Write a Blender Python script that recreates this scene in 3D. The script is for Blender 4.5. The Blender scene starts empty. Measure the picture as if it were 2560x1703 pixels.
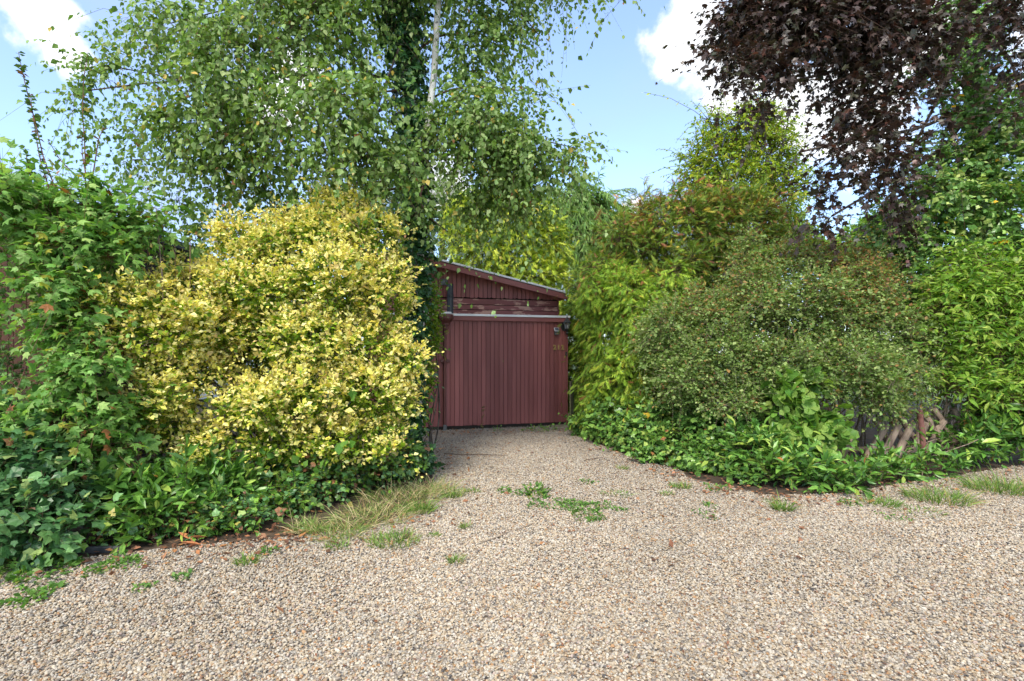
import bpy, math, random
import numpy as np
from mathutils import Matrix, Vector, Quaternion

# ------------------------------------------------------------------ camera, sky, sun, exposure
SC = bpy.context.scene
COL = SC.collection
F, CX, CY, EYE = 1350.0, 1280.0, 880.0, 1.45          # focal length and principal point in photo pixels, eye height
cam = bpy.data.cameras.new('camera'); cam_o = bpy.data.objects.new('camera', cam); COL.objects.link(cam_o)
cam.sensor_width = 36.0; cam.lens = F / 2560 * 36; cam.shift_y = (CY - 851.5) / 2560
cam.clip_start = 0.05; cam.clip_end = 2000
cam_o.location = (0, 0, EYE); cam_o.rotation_euler = (math.radians(90), 0, 0)
SC.camera = cam_o

SUN_EL, SUN_AZ = 46.0, 197.0                           # azimuth clockwise from +Y: behind the camera, to the left
sun = bpy.data.lights.new('sun', 'SUN'); sun.energy = 1.35; sun.angle = math.radians(18); sun.color = (1.0, 0.93, 0.82)
sun_o = bpy.data.objects.new('sun', sun); COL.objects.link(sun_o)
_e, _a = math.radians(SUN_EL), math.radians(SUN_AZ)
SUNV = Vector((math.sin(_a) * math.cos(_e), math.cos(_a) * math.cos(_e), math.sin(_e)))
sun_o.rotation_euler = SUNV.to_track_quat('Z', 'Y').to_euler(); sun_o.location = (-20, -20, 30)

SKY_STRENGTH = 0.115
W = bpy.data.worlds.new('World'); SC.world = W; W.use_nodes = True
nt = W.node_tree; nt.nodes.clear()
def wn(t, **k):
    n = nt.nodes.new(t)
    for a, b in k.items(): setattr(n, a, b)
    return n
def wl(a, b): nt.links.new(a, b)
w_out = wn('ShaderNodeOutputWorld'); w_bg = wn('ShaderNodeBackground'); w_bg.inputs[1].default_value = SKY_STRENGTH
w_sky = wn('ShaderNodeTexSky'); w_sky.sky_type = 'NISHITA'; w_sky.sun_disc = False
w_sky.sun_elevation = _e; w_sky.sun_rotation = _a; w_sky.air_density = .8; w_sky.dust_density = .6; w_sky.ozone_density = 1.8
w_tc = wn('ShaderNodeTexCoord')
def pixdir(px, py):
    v = Vector(((px - CX) / F, 1.0, (CY - py) / F)); return v.normalized()
_r = random.Random(5)
puffs = [(pixdir(1700, 115), .062), (pixdir(1735, 55), .062), (pixdir(1790, 120), .085), (pixdir(1840, 190), .07), (pixdir(1870, 100), .09),
         (pixdir(1990, 280), .085), (pixdir(2070, 250), .09), (pixdir(1930, 300), .05), (pixdir(2150, 300), .09), (pixdir(1600, 520), .03),
         (pixdir(1120, 470), .06), (pixdir(740, 190), .05), (pixdir(690, 270), .045), (pixdir(2300, 80), .1), (pixdir(90, 40), .055), (pixdir(170, 130), .04)]
for k in range(40):  # unseen clouds beyond the frame, number and size raised for fill light
    az = _r.uniform(42, 318); el = _r.uniform(8, 72); s = _r.uniform(.10, .26)
    a_, e_ = math.radians(az), math.radians(el)
    c = Vector((math.sin(a_) * math.cos(e_), math.cos(a_) * math.cos(e_), math.sin(e_)))
    for q in range(2):
        puffs.append(((c + Vector((_r.uniform(-1, 1), _r.uniform(-1, 1), _r.uniform(-.4, .4))) * s).normalized(), s))
prev = None
for c, s in puffs:
    d = wn('ShaderNodeVectorMath', operation='DISTANCE'); wl(w_tc.outputs['Generated'], d.inputs[0]); d.inputs[1].default_value = c
    m = wn('ShaderNodeMath', operation='MULTIPLY_ADD'); wl(d.outputs['Value'], m.inputs[0]); m.inputs[1].default_value = -1 / s; m.inputs[2].default_value = 1.0
    if prev is None: prev = m.outputs[0]
    else:
        x = wn('ShaderNodeMath', operation='MAXIMUM'); wl(prev, x.inputs[0]); wl(m.outputs[0], x.inputs[1]); prev = x.outputs[0]
w_n1 = wn('ShaderNodeTexNoise'); w_n1.inputs['Scale'].default_value = 22; w_n1.inputs['Detail'].default_value = 6; w_n1.inputs['Roughness'].default_value = .55
wl(w_tc.outputs['Generated'], w_n1.inputs['Vector'])
w_m1 = wn('ShaderNodeMath', operation='MULTIPLY_ADD'); wl(w_n1.outputs['Fac'], w_m1.inputs[0]); w_m1.inputs[1].default_value = 1.5; w_m1.inputs[2].default_value = -.75
w_ad = wn('ShaderNodeMath', operation='ADD'); wl(prev, w_ad.inputs[0]); wl(w_m1.outputs[0], w_ad.inputs[1])
w_mr = wn('ShaderNodeMapRange', interpolation_type='SMOOTHSTEP'); wl(w_ad.outputs[0], w_mr.inputs[0]); w_mr.inputs[1].default_value = .0; w_mr.inputs[2].default_value = .5
# thin high cloud over the whole sky
w_n2 = wn('ShaderNodeTexNoise'); w_n2.inputs['Scale'].default_value = 2.6; w_n2.inputs['Detail'].default_value = 7; w_n2.inputs['Roughness'].default_value = .5
w_mp = wn('ShaderNodeMapping'); w_mp.inputs['Scale'].default_value = (1, 1, 2.2); w_mp.inputs['Location'].default_value = (3.3, .4, 1.7)
wl(w_tc.outputs['Generated'], w_mp.inputs[0]); wl(w_mp.outputs[0], w_n2.inputs['Vector'])
w_m2 = wn('ShaderNodeMapRange', interpolation_type='SMOOTHSTEP'); wl(w_n2.outputs['Fac'], w_m2.inputs[0])
w_m2.inputs[1].default_value = .40; w_m2.inputs[2].default_value = .72; w_m2.inputs[3].default_value = .25; w_m2.inputs[4].default_value = .8
w_x1 = wn('ShaderNodeMix', data_type='RGBA'); wl(w_m2.outputs[0], w_x1.inputs[0]); wl(w_sky.outputs[0], w_x1.inputs[6]); w_x1.inputs[7].default_value = (1.3, 1.68, 2.5, 1)
w_x2 = wn('ShaderNodeMix', data_type='RGBA'); wl(w_mr.outputs[0], w_x2.inputs[0]); wl(w_x1.outputs[2], w_x2.inputs[6]); w_x2.inputs[7].default_value = (3.1, 3.15, 3.25, 1)
wl(w_x2.outputs[2], w_bg.inputs[0]); wl(w_bg.outputs[0], w_out.inputs[0])

vs = SC.view_settings; vs.view_transform = 'Standard'; vs.look = 'None'; vs.gamma = 1.0; vs.exposure = 2.03; vs.use_curve_mapping = False
SC.render.engine = 'CYCLES'
SC.cycles.max_bounces = 8; SC.cycles.diffuse_bounces = 5; SC.cycles.glossy_bounces = 2; SC.cycles.transmission_bounces = 4; SC.cycles.transparent_max_bounces = 4
SC.cycles.use_denoising = True

# ------------------------------------------------------------------ helpers
RNG = np.random.default_rng(11)
def P(px, py, Y): return np.array([(px - CX) / F * Y, Y, EYE - (py - CY) / F * Y])
def G(px, py):
    Y = F * EYE / (py - CY); return np.array([(px - CX) / F * Y, Y, 0.0])
def lin(r, g, b, k=1.0):
    f = lambda v: (v / 255 / 12.92 if v <= 10 else ((v / 255 + .055) / 1.055) ** 2.4) * k
    return (f(r), f(g), f(b))
def tag(o, label=None, cat=None, group=None, kind=None):
    if label: o['label'] = label
    if cat: o['category'] = cat
    if group: o['group'] = group
    if kind: o['kind'] = kind
    return o
def empty(name, loc=(0, 0, 0), rz=0.0):
    o = bpy.data.objects.new(name, None); COL.objects.link(o); o.location = tuple(loc); o.rotation_euler = (0, 0, rz); o.empty_display_size = .2
    return o
def link(name, me, mat=None, parent=None, loc=None):
    o = bpy.data.objects.new(name, me); COL.objects.link(o)
    if mat is not None and not me.materials: me.materials.append(mat)
    if parent is not None: o.parent = parent
    if loc is not None: o.location = tuple(loc)
    return o
def nrm(v): return v / np.maximum(np.linalg.norm(v, axis=-1, keepdims=True), 1e-9)

def raw_mesh(name, verts, polys, cols=None, smooth=False):
    """verts (n,3); polys: list of int arrays (k,c); cols (n,3) -> point colour attribute col"""
    me = bpy.data.meshes.new(name)
    verts = np.ascontiguousarray(verts, dtype=np.float32)
    polys = [np.asarray(p) for p in polys if len(p)]
    loops = np.concatenate([p.reshape(-1) for p in polys]).astype(np.int32)
    tot = np.concatenate([np.full(len(p), p.shape[1]) for p in polys]).astype(np.int32)
    start = np.concatenate([[0], np.cumsum(tot)[:-1]]).astype(np.int32)
    me.vertices.add(len(verts)); me.vertices.foreach_set('co', verts.reshape(-1))
    me.loops.add(len(loops)); me.loops.foreach_set('vertex_index', loops)
    me.polygons.add(len(tot)); me.polygons.foreach_set('loop_start', start)
    if cols is not None:
        at = me.attributes.new('col', 'FLOAT_COLOR', 'POINT')
        c4 = np.ones((len(verts), 4), np.float32); c4[:, :3] = cols
        at.data.foreach_set('color', c4.reshape(-1))
    if smooth: me.polygons.foreach_set('use_smooth', np.ones(len(tot), bool))
    me.update(calc_edges=True)
    return me

class MB:
    """small mesh builder for boxes, prisms, lathes and tubes"""
    def __init__(s): s.v = []; s.f = []
    def add(s, vs_, fs_):
        o = len(s.v); s.v += [tuple(map(float, v)) for v in vs_]; s.f += [tuple(i + o for i in f) for f in fs_]; return s
    def box(s, x0, x1, y0, y1, z0, z1):
        return s.add([(x0, y0, z0), (x1, y0, z0), (x1, y1, z0), (x0, y1, z0), (x0, y0, z1), (x1, y0, z1), (x1, y1, z1), (x0, y1, z1)],
                     [(0, 3, 2, 1), (4, 5, 6, 7), (0, 1, 5, 4), (1, 2, 6, 5), (2, 3, 7, 6), (3, 0, 4, 7)])
    def prism(s, pts, y0, y1):
        """pts: (x,z) polygon extruded along y"""
        n = len(pts)
        return s.add([(x, y0, z) for x, z in pts] + [(x, y1, z) for x, z in pts],
                     [tuple(range(n)), tuple(range(2 * n - 1, n - 1, -1))] + [((i + 1) % n, i, n + i, n + (i + 1) % n) for i in range(n)])
    def lathe(s, prof, n=14, c=(0, 0, 0)):
        vs_, fs_ = [], []
        for r, z in prof:
            for k in range(n):
                a = 2 * math.pi * k / n; vs_.append((c[0] + r * math.cos(a), c[1] + r * math.sin(a), c[2] + z))
        for j in range(len(prof) - 1):
            for k in range(n): fs_.append((j * n + k, j * n + (k + 1) % n, (j + 1) * n + (k + 1) % n, (j + 1) * n + k))
        fs_.append(tuple(range(n - 1, -1, -1))); fs_.append(tuple((len(prof) - 1) * n + k for k in range(n)))
        return s.add(vs_, fs_)
    def tube(s, path, rad, n=8):
        path = np.asarray(path, float); m = len(path); rad = np.broadcast_to(np.asarray(rad, float), (m,))
        v, q = tube_arrays(path[None], rad[None], n)
        return s.add(v, [tuple(x) for x in q] + [tuple(range(n - 1, -1, -1)), tuple((m - 1) * n + k for k in range(n))])
    def mesh(s, name, bevel=0.0):
        me = bpy.data.meshes.new(name); me.from_pydata(s.v, [], s.f); me.update()
        if bevel:
            import bmesh
            bm = bmesh.new(); bm.from_mesh(me); bmesh.ops.recalc_face_normals(bm, faces=bm.faces)
            bmesh.ops.bevel(bm, geom=list(bm.edges), offset=bevel, segments=1, affect='EDGES', clamp_overlap=True); bm.to_mesh(me); bm.free()
        return me

def tube_arrays(paths, r, sides):
    n, m, _ = paths.shape
    t = nrm(np.gradient(paths, axis=1)); ref = np.array([.31, .22, .925]); ref = ref / np.linalg.norm(ref)
    a = np.cross(t, ref); bad = np.linalg.norm(a, axis=-1) < .15
    a[bad] = np.cross(t[bad], np.array([1., 0, 0])); a = nrm(a); b = np.cross(t, a)
    ang = np.arange(sides) / sides * 2 * np.pi
    ring = a[:, :, None] * np.cos(ang)[None, None, :, None] + b[:, :, None] * np.sin(ang)[None, None, :, None]
    v = paths[:, :, None] + ring * np.asarray(r)[:, :, None, None]
    idx = np.arange(n * m * sides).reshape(n, m, sides); nx = np.roll(idx, -1, axis=2)
    q = np.stack([idx[:, :-1], nx[:, :-1], nx[:, 1:], idx[:, 1:]], -1).reshape(-1, 4)
    return v.reshape(-1, 3), q

def wave_noise(p, freq, seed):
    r = np.random.default_rng(seed); out = np.zeros(len(p))
    for k in range(9):
        d = nrm(r.normal(size=3)); out += np.sin(p @ d * freq * r.uniform(.6, 1.7) + r.uniform(0, 6.28))
    return out / 3.0                                                  # about unit variance

# ------------------------------------------------------------------ materials
def new_mat(name):
    m = bpy.data.materials.new(name); m.use_nodes = True; t = m.node_tree; t.nodes.clear()
    o = t.nodes.new('ShaderNodeOutputMaterial'); return m, t, o
def nd(t, ty, **k):
    n = t.nodes.new(ty)
    for a, b in k.items(): setattr(n, a, b)
    return n
def leaf_mat(name, rough=.5, trans=.44, spec=.3, tcol=(1.15, 1.25, .55)):
    m, t, o = new_mat(name)
    at = nd(t, 'ShaderNodeAttribute', attribute_name='col')
    geo = nd(t, 'ShaderNodeNewGeometry')
    nz = nd(t, 'ShaderNodeTexNoise'); nz.inputs['Scale'].default_value = 55; nz.inputs['Detail'].default_value = 2
    t.links.new(geo.outputs['Position'], nz.inputs['Vector'])
    mr = nd(t, 'ShaderNodeMapRange'); t.links.new(nz.outputs['Fac'], mr.inputs[0]); mr.inputs[1].default_value = .3; mr.inputs[2].default_value = .7; mr.inputs[3].default_value = .82; mr.inputs[4].default_value = 1.18
    mu = nd(t, 'ShaderNodeVectorMath', operation='SCALE'); t.links.new(at.outputs['Color'], mu.inputs[0]); t.links.new(mr.outputs[0], mu.inputs['Scale'])
    bs = nd(t, 'ShaderNodeBsdfPrincipled'); bs.inputs['Roughness'].default_value = rough; bs.inputs['Specular IOR Level'].default_value = spec
    t.links.new(mu.outputs[0], bs.inputs['Base Color'])
    tc = nd(t, 'ShaderNodeVectorMath', operation='MULTIPLY'); t.links.new(mu.outputs[0], tc.inputs[0]); tc.inputs[1].default_value = tcol
    tr = nd(t, 'ShaderNodeBsdfTranslucent'); t.links.new(tc.outputs[0], tr.inputs[0])
    mx = nd(t, 'ShaderNodeMixShader'); mx.inputs[0].default_value = trans
    t.links.new(bs.outputs[0], mx.inputs[1]); t.links.new(tr.outputs[0], mx.inputs[2]); t.links.new(mx.outputs[0], o.inputs[0])
    return m
def noise_mat(name, c0, c1, scale=8, rough=.8, stretch=(1, 1, 1), bump=.0, lo=.35, hi=.65, detail=5, spec=.3, c2=None, c2_scale=3, c2_lo=.55, c2_hi=.62, metallic=0.0, random_amt=0.0):
    m, t, o = new_mat(name)
    tc = nd(t, 'ShaderNodeTexCoord'); mp = nd(t, 'ShaderNodeMapping'); mp.inputs['Scale'].default_value = stretch
    oi = nd(t, 'ShaderNodeObjectInfo')
    off = nd(t, 'ShaderNodeMath', operation='MULTIPLY'); t.links.new(oi.outputs['Random'], off.inputs[0]); off.inputs[1].default_value = 37.0
    ad = nd(t, 'ShaderNodeVectorMath', operation='ADD'); t.links.new(tc.outputs['Object'], ad.inputs[0]); t.links.new(off.outputs[0], ad.inputs[1])
    t.links.new(ad.outputs[0], mp.inputs[0])
    nz = nd(t, 'ShaderNodeTexNoise'); nz.inputs['Scale'].default_value = scale; nz.inputs['Detail'].default_value = detail; t.links.new(mp.outputs[0], nz.inputs['Vector'])
    mr = nd(t, 'ShaderNodeMapRange'); t.links.new(nz.outputs['Fac'], mr.inputs[0]); mr.inputs[1].default_value = lo; mr.inputs[2].default_value = hi
    mx = nd(t, 'ShaderNodeMix', data_type='RGBA'); t.links.new(mr.outputs[0], mx.inputs[0]); mx.inputs[6].default_value = (*c0, 1); mx.inputs[7].default_value = (*c1, 1)
    col = mx.outputs[2]
    if c2 is not None:
        n2 = nd(t, 'ShaderNodeTexNoise'); n2.inputs['Scale'].default_value = c2_scale; n2.inputs['Detail'].default_value = 8; n2.inputs['Roughness'].default_value = .65; t.links.new(mp.outputs[0], n2.inputs['Vector'])
        r2 = nd(t, 'ShaderNodeMapRange'); t.links.new(n2.outputs['Fac'], r2.inputs[0]); r2.inputs[1].default_value = c2_lo; r2.inputs[2].default_value = c2_hi
        x2 = nd(t, 'ShaderNodeMix', data_type='RGBA'); t.links.new(r2.outputs[0], x2.inputs[0]); t.links.new(col, x2.inputs[6]); x2.inputs[7].default_value = (*c2, 1); col = x2.outputs[2]
    if random_amt:
        rr = nd(t, 'ShaderNodeMapRange'); t.links.new(oi.outputs['Random'], rr.inputs[0]); rr.inputs[3].default_value = 1 - random_amt; rr.inputs[4].default_value = 1 + random_amt
        sc_ = nd(t, 'ShaderNodeVectorMath', operation='SCALE'); t.links.new(col, sc_.inputs[0]); t.links.new(rr.outputs[0], sc_.inputs['Scale']); col = sc_.outputs[0]
    bs = nd(t, 'ShaderNodeBsdfPrincipled'); bs.inputs['Roughness'].default_value = rough; bs.inputs['Specular IOR Level'].default_value = spec; bs.inputs['Metallic'].default_value = metallic
    t.links.new(col, bs.inputs['Base Color'])
    if bump:
        bp = nd(t, 'ShaderNodeBump'); bp.inputs['Strength'].default_value = bump; bp.inputs['Distance'].default_value = .02; t.links.new(nz.outputs['Fac'], bp.inputs['Height']); t.links.new(bp.outputs[0], bs.inputs['Normal'])
    t.links.new(bs.outputs[0], o.inputs[0])
    return m

M = {}
M['leaf'] = leaf_mat('leaf_soft'); M['gloss'] = leaf_mat('leaf_glossy', rough=.36, trans=.22, spec=.45)
M['copper'] = leaf_mat('leaf_copper', rough=.42, trans=.2, spec=.45, tcol=(1.15, .95, .7)); M['needle'] = leaf_mat('leaf_scale', rough=.6, trans=.2)
M['gold'] = leaf_mat('leaf_gold', rough=.45, trans=.34, tcol=(1.08, 1.08, .7))
M['grass'] = leaf_mat('grass_blade', rough=.5, trans=.3); M['litter'] = leaf_mat('dead_leaf', rough=.75, trans=.08, tcol=(1, .8, .6))
M['bark'] = noise_mat('bark_grey', (.05, .038, .03), (.13, .105, .085), 18, .9, (1, 1, .35), .5)
M['twig'] = noise_mat('twig_brown', (.05, .03, .022), (.11, .065, .045), 12, .8)
M['redtwig'] = noise_mat('twig_red', (.10, .04, .03), (.17, .08, .05), 12, .7)
M['palewood'] = noise_mat('stem_pale', (.16, .12, .09), (.3, .24, .18), 14, .85, (1, 1, .3))
M['birchbark'] = noise_mat('bark_white', (.55, .54, .52), (.72, .71, .69), 6, .7, (1, 1, .6), .2, c2=(.05, .045, .04), c2_scale=9, c2_lo=.58, c2_hi=.64)
M['maroon'] = noise_mat('maroon_paint', (.23, .073, .066), (.31, .108, .098), 5, .5, (1, 1, .25), .12, c2=(.42, .25, .20), c2_scale=13, c2_lo=.70, c2_hi=.73, random_amt=.16)
M['maroon_trim'] = noise_mat('maroon_trim', (.21, .07, .064), (.28, .10, .092), 5, .5, (.3, 1, 1), .1, c2=(.3, .17, .14), c2_scale=9, c2_lo=.68, c2_hi=.71)
M['peel'] = noise_mat('maroon_peeling', (.19, .066, .062), (.25, .09, .085), 6, .65, (.35, 1, 1.2), .25, c2=(.5, .28, .22), c2_scale=7, c2_lo=.52, c2_hi=.56)
M['zinc'] = noise_mat('pale_metal', (.66, .67, .69), (.82, .83, .85), 9, .5, (.3, 1, 1))
M['roofing'] = noise_mat('roof_felt', (.10, .10, .10), (.18, .18, .18), 14, .9)
M['blackmetal'] = noise_mat('black_iron', (.012, .013, .014), (.03, .032, .032), 30, .45, spec=.5)
M['flue'] = noise_mat('flue_steel', (.022, .027, .034), (.038, .044, .054), 5, .4, (1, 1, .4), spec=.5)
M['dark'] = noise_mat('dark_void', (.015, .012, .01), (.03, .025, .02), 6, .9)
M['brass'] = noise_mat('aged_brass', (.30, .19, .06), (.48, .34, .13), 40, .4, metallic=.25)
M['plastic'] = noise_mat('grey_plastic', (.10, .11, .11), (.16, .17, .17), 20, .4)
M['white'] = noise_mat('white_plastic', (.6, .6, .6), (.7, .7, .7), 20, .4)
M['pv'] = noise_mat('solar_cell', (.012, .018, .04), (.02, .028, .055), 30, .15, spec=.6)
M['oldwood'] = noise_mat('mossy_timber', (.10, .085, .045), (.19, .165, .095), 7, .9, (1, 1, .12), .4, c2=(.09, .12, .04), c2_scale=5, c2_lo=.5, c2_hi=.7)
M['log'] = noise_mat('peeled_log', (.18, .13, .10), (.34, .26, .20), 14, .9, (1, 1, .25), .4, c2=(.10, .06, .045), c2_scale=9, c2_lo=.55, c2_hi=.7)
M['pipe'] = noise_mat('painted_pipe', (.10, .036, .032), (.15, .058, .05), 10, .45, (1, 1, .3), .1, c2=(.22, .13, .10), c2_scale=14, c2_lo=.66, c2_hi=.7)
M['rust'] = noise_mat('rusty_pipe', (.14, .055, .045), (.21, .095, .078), 14, .7, (1, 1, .4), .2)
M['brownwood'] = noise_mat('brown_stain', (.05, .022, .012), (.095, .042, .022), 5, .7, (1, 1, .08), .2, random_amt=.2)
M['wire'] = noise_mat('wire_brown', (.14, .07, .055), (.24, .13, .10), 20, .5)
M['edging'] = noise_mat('rubber_edging', (.05, .055, .06), (.09, .095, .10), 12, .6)
M['wallwhite'] = noise_mat('render_white', (.62, .64, .68), (.72, .74, .78), 4, .8)
M['slate'] = noise_mat('roof_slate', (.025, .028, .035), (.05, .055, .065), 10, .6)
M['concrete'] = noise_mat('concrete_sill', (.20, .17, .12), (.32, .28, .21), 14, .95, bump=.4, c2=(.12, .13, .05), c2_scale=6, c2_lo=.5, c2_hi=.7)
def glass_mat():
    m, t, o = new_mat('lantern_glass'); bs = nd(t, 'ShaderNodeBsdfPrincipled'); bs.inputs['Base Color'].default_value = (.75, .8, .8, 1); bs.inputs['Roughness'].default_value = .12
    bs.inputs['Transmission Weight'].default_value = .85; bs.inputs['IOR'].default_value = 1.1; t.links.new(bs.outputs[0], o.inputs[0]); return m
M['glass'] = glass_mat()

# ------------------------------------------------------------------ leaf shapes: x across, y from base to tip, z normal, unit length
def T_ovate(w=.36, at=.38, fold=.06, curl=.10, base=.0):
    v = [(0, base, 0), (w, at, fold), (w * .62, at + (1 - at) * .52, fold * .6 - curl * .3), (0, 1, -curl), (-w * .62, at + (1 - at) * .52, fold * .6 - curl * .3), (-w, at, fold)]
    return np.array(v), [(0, 1, 2, 3), (0, 3, 4, 5)]
def T_lance(w=.15, fold=.05, curl=.22):
    v = [(0, 0, 0), (w, .33, fold), (w * .85, .66, fold - curl * .3), (0, 1, -curl), (-w * .85, .66, fold - curl * .3), (-w, .33, fold), (0, .33, 0), (0, .66, -curl * .32)]
    return np.array(v), [(0, 1, 6), (0, 6, 5), (6, 1, 2, 7), (5, 6, 7, 4), (7, 2, 3), (4, 7, 3)]
def T_lobed(tips, notch, curl=.10, c=(0, .28)):
    """tips: list of (angle from y axis in degrees, length); notch: length between tips"""
    v = [(c[0], c[1], .03)]; fs = []
    n = len(tips)
    pts = []
    a0 = -178
    pts.append((0, 0, 0))
    for i, (a, l) in enumerate(tips):
        r = math.radians(a)
        pts.append((c[0] + math.sin(r) * l, c[1] + math.cos(r) * l, -curl * l))
        if i < n - 1:
            a2 = math.radians((a + tips[i + 1][0]) / 2); l2 = notch if not isinstance(notch, (list, tuple)) else notch[i]
            pts.append((c[0] + math.sin(a2) * l2, c[1] + math.cos(a2) * l2, .02))
    v += pts; m = len(pts)
    # fan of quads: centre, notch, tip, notch
    seq = list(range(1, m + 1)) + [1]
    for i in range(0, m, 2): fs.append((0, seq[i], seq[i + 1], seq[i + 2]) if i + 2 <= m else (0, seq[i], seq[i + 1]))
    return np.array(v), fs
T_MAPLE = T_lobed([(-118, .42), (-58, .62), (0, .74), (58, .62), (118, .42)], [.36, .30, .30, .36])
T_FIELD = T_lobed([(-112, .36), (-56, .56), (0, .70), (56, .56), (112, .36)], [.33, .34, .34, .33], curl=.14)
T_IVY = T_lobed([(-122, .42), (-66, .50), (0, .74), (66, .50), (122, .42)], [.38, .40, .40, .38], curl=.08)
T_IVY3 = T_lobed([(-80, .46), (0, .72), (80, .46)], [.40, .40], curl=.08)
T_ROUND = T_lobed([(-140, .44), (-75, .5), (0, .62), (75, .5), (140, .44)], [.5, .5, .5, .5], curl=.08)
def T_kite(w, at, fold): return np.array([(0, 0, 0), (w, at, fold), (0, 1, -.06), (-w, at, fold)]), [(0, 1, 2), (0, 2, 3)]
T_BIRCH = T_ovate(.37, .34, .05, .12); T_SMALL = T_kite(.36, .52, .09); T_GOLD = T_kite(.34, .52, .11)
T_LAUREL = T_lance(.155, .07, .14); T_FORS = T_lance(.15, .06, .30); T_ASH = T_kite(.24, .45, .05); T_WILLOW = T_kite(.075, .4, .02)
def T_spray():
    """flat fan of scale-leaf shoots"""
    v, f = [], []
    def fin(x, y, a, l, w):
        r = math.radians(a); d = (math.sin(r), math.cos(r)); s = (d[1], -d[0]); o = len(v); z = -.10 * (y + l * .5) ** 2
        v.extend([(x - s[0] * w, y - s[1] * w, z), (x + s[0] * w, y + s[1] * w, z), (x + d[0] * l, y + d[1] * l, z - .16 * l)])
        f.append((o, o + 1, o + 2))
    fin(0, 0, 0, 1, .045)
    for k, y in enumerate([.12, .32, .52, .72]):
        l = (.36, .40, .34, .24)[k]; fin(0, y, 38 + 4 * (k % 2), l, .042); fin(0, y + .09, -38 - 4 * ((k + 1) % 2), l, .042)
    return np.array(v), f
T_SPRAY = T_spray()
T_PALE = T_ovate(.42, .5, .05, .1)

# ------------------------------------------------------------------ foliage engine
PENDING = []
def add_leaves(root, Pp, D, N, S, ci, pal, tmpl, mat, singles=0, name='foliage', leafname='leaf', seed=0):
    D = nrm(D); X = nrm(np.cross(D, N)); N2 = np.cross(X, D)
    PENDING.append(dict(root=root, P=Pp, D=D, X=X, N=N2, S=S, ci=ci, pal=np.array(pal, float), tmpl=tmpl, mat=mat, singles=singles, name=name, leafname=leafname, seed=seed))

def leaf_arrays(L, sel):
    tv, tf = L['tmpl']; n = len(sel); k = len(tv)
    S = L['S'][sel][:, None, None]
    v = L['P'][sel][:, None] + S * (tv[None, :, 0:1] * L['X'][sel][:, None] + tv[None, :, 1:2] * L['D'][sel][:, None] + tv[None, :, 2:3] * L['N'][sel][:, None])
    polys = []
    for c in sorted(set(len(f) for f in tf)):
        fa = np.array([f for f in tf if len(f) == c]); polys.append((fa[None] + (np.arange(n) * k)[:, None, None]).reshape(-1, c))
    r = np.random.default_rng(L['seed'] + 77)
    col = L['pal'][L['ci'][sel]] * r.uniform(.82, 1.2, (n, 1)) * r.uniform(.93, 1.07, (n, 3))
    return v.reshape(-1, 3), polys, np.repeat(col, k, axis=0)

def flush_leaves():
    gw, gh, cell = 2560 // 8, 1704 // 8, 8
    zb = np.full((gw, gh), 1e9)
    for L in PENDING:
        c = L['P'] + L['D'] * L['S'][:, None] * .5; L['c'] = c; y = np.maximum(c[:, 1], .1)
        L['ix'] = ((CX + c[:, 0] / y * F) / cell).astype(int); L['iy'] = ((CY - (c[:, 2] - EYE) / y * F) / cell).astype(int)
        ok = (L['ix'] >= 0) & (L['ix'] < gw) & (L['iy'] >= 0) & (L['iy'] < gh); L['ok'] = ok
        np.minimum.at(zb, (L['ix'][ok], L['iy'][ok]), c[ok, 1])
    nl = 0
    for L in PENDING:
        n = len(L['P']); keep = np.ones(n, bool)
        loc = np.array(L['root'].location) if L['root'] is not None else np.zeros(3)
        if L['singles']:
            ok = L['ok'].copy(); i = np.where(ok)[0]
            vis = L['c'][i, 1] <= zb[L['ix'][i], L['iy'][i]] + .03; i = i[vis]
            view = nrm(L['c'][i] - np.array([0, 0, EYE])); face = np.abs((L['N'][i] * view).sum(1))
            px = L['S'][i] / L['c'][i, 1] * F * (.35 + .65 * face)
            i = i[px > 9]; px = px[px > 9]
            i = i[np.argsort(-px)][:L['singles']]
            tv, tf = L['tmpl']; var = {}
            r = np.random.default_rng(L['seed'] + 5)
            for j in i:
                key = (int(L['ci'][j]), int(r.integers(2)))
                if key not in var:
                    me = bpy.data.meshes.new(L['leafname']); me.from_pydata([tuple(q) for q in tv], [], tf); me.update()
                    at = me.attributes.new('col', 'FLOAT_COLOR', 'POINT'); c = L['pal'][key[0]] * (.9, 1.1)[key[1]]
                    at.data.foreach_set('color', np.tile([*c, 1.0], len(tv)).astype(np.float32)); me.materials.append(L['mat']); var[key] = me
                o = bpy.data.objects.new(L['leafname'], var[key]); COL.objects.link(o); o.parent = L['root']
                s = L['S'][j]; m = np.eye(4); m[:3, 0] = L['X'][j] * s; m[:3, 1] = L['D'][j] * s; m[:3, 2] = L['N'][j] * s; m[:3, 3] = L['P'][j] - loc
                o.matrix_basis = Matrix(m.tolist()); nl += 1
            keep[i] = False
        sel = np.where(keep)[0]
        if len(sel):
            v, polys, col = leaf_arrays(L, sel)
            o = link(L['name'], raw_mesh(L['name'], v - loc, polys, col), L['mat'], L['root']); o['kind'] = 'stuff'
    return nl

def blob(px, py, Y, rx, rz, ry, w=1.0):
    c = P(px, py, Y); return (c, np.array([rx * Y / F, ry, rz * Y / F]), w)

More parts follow.
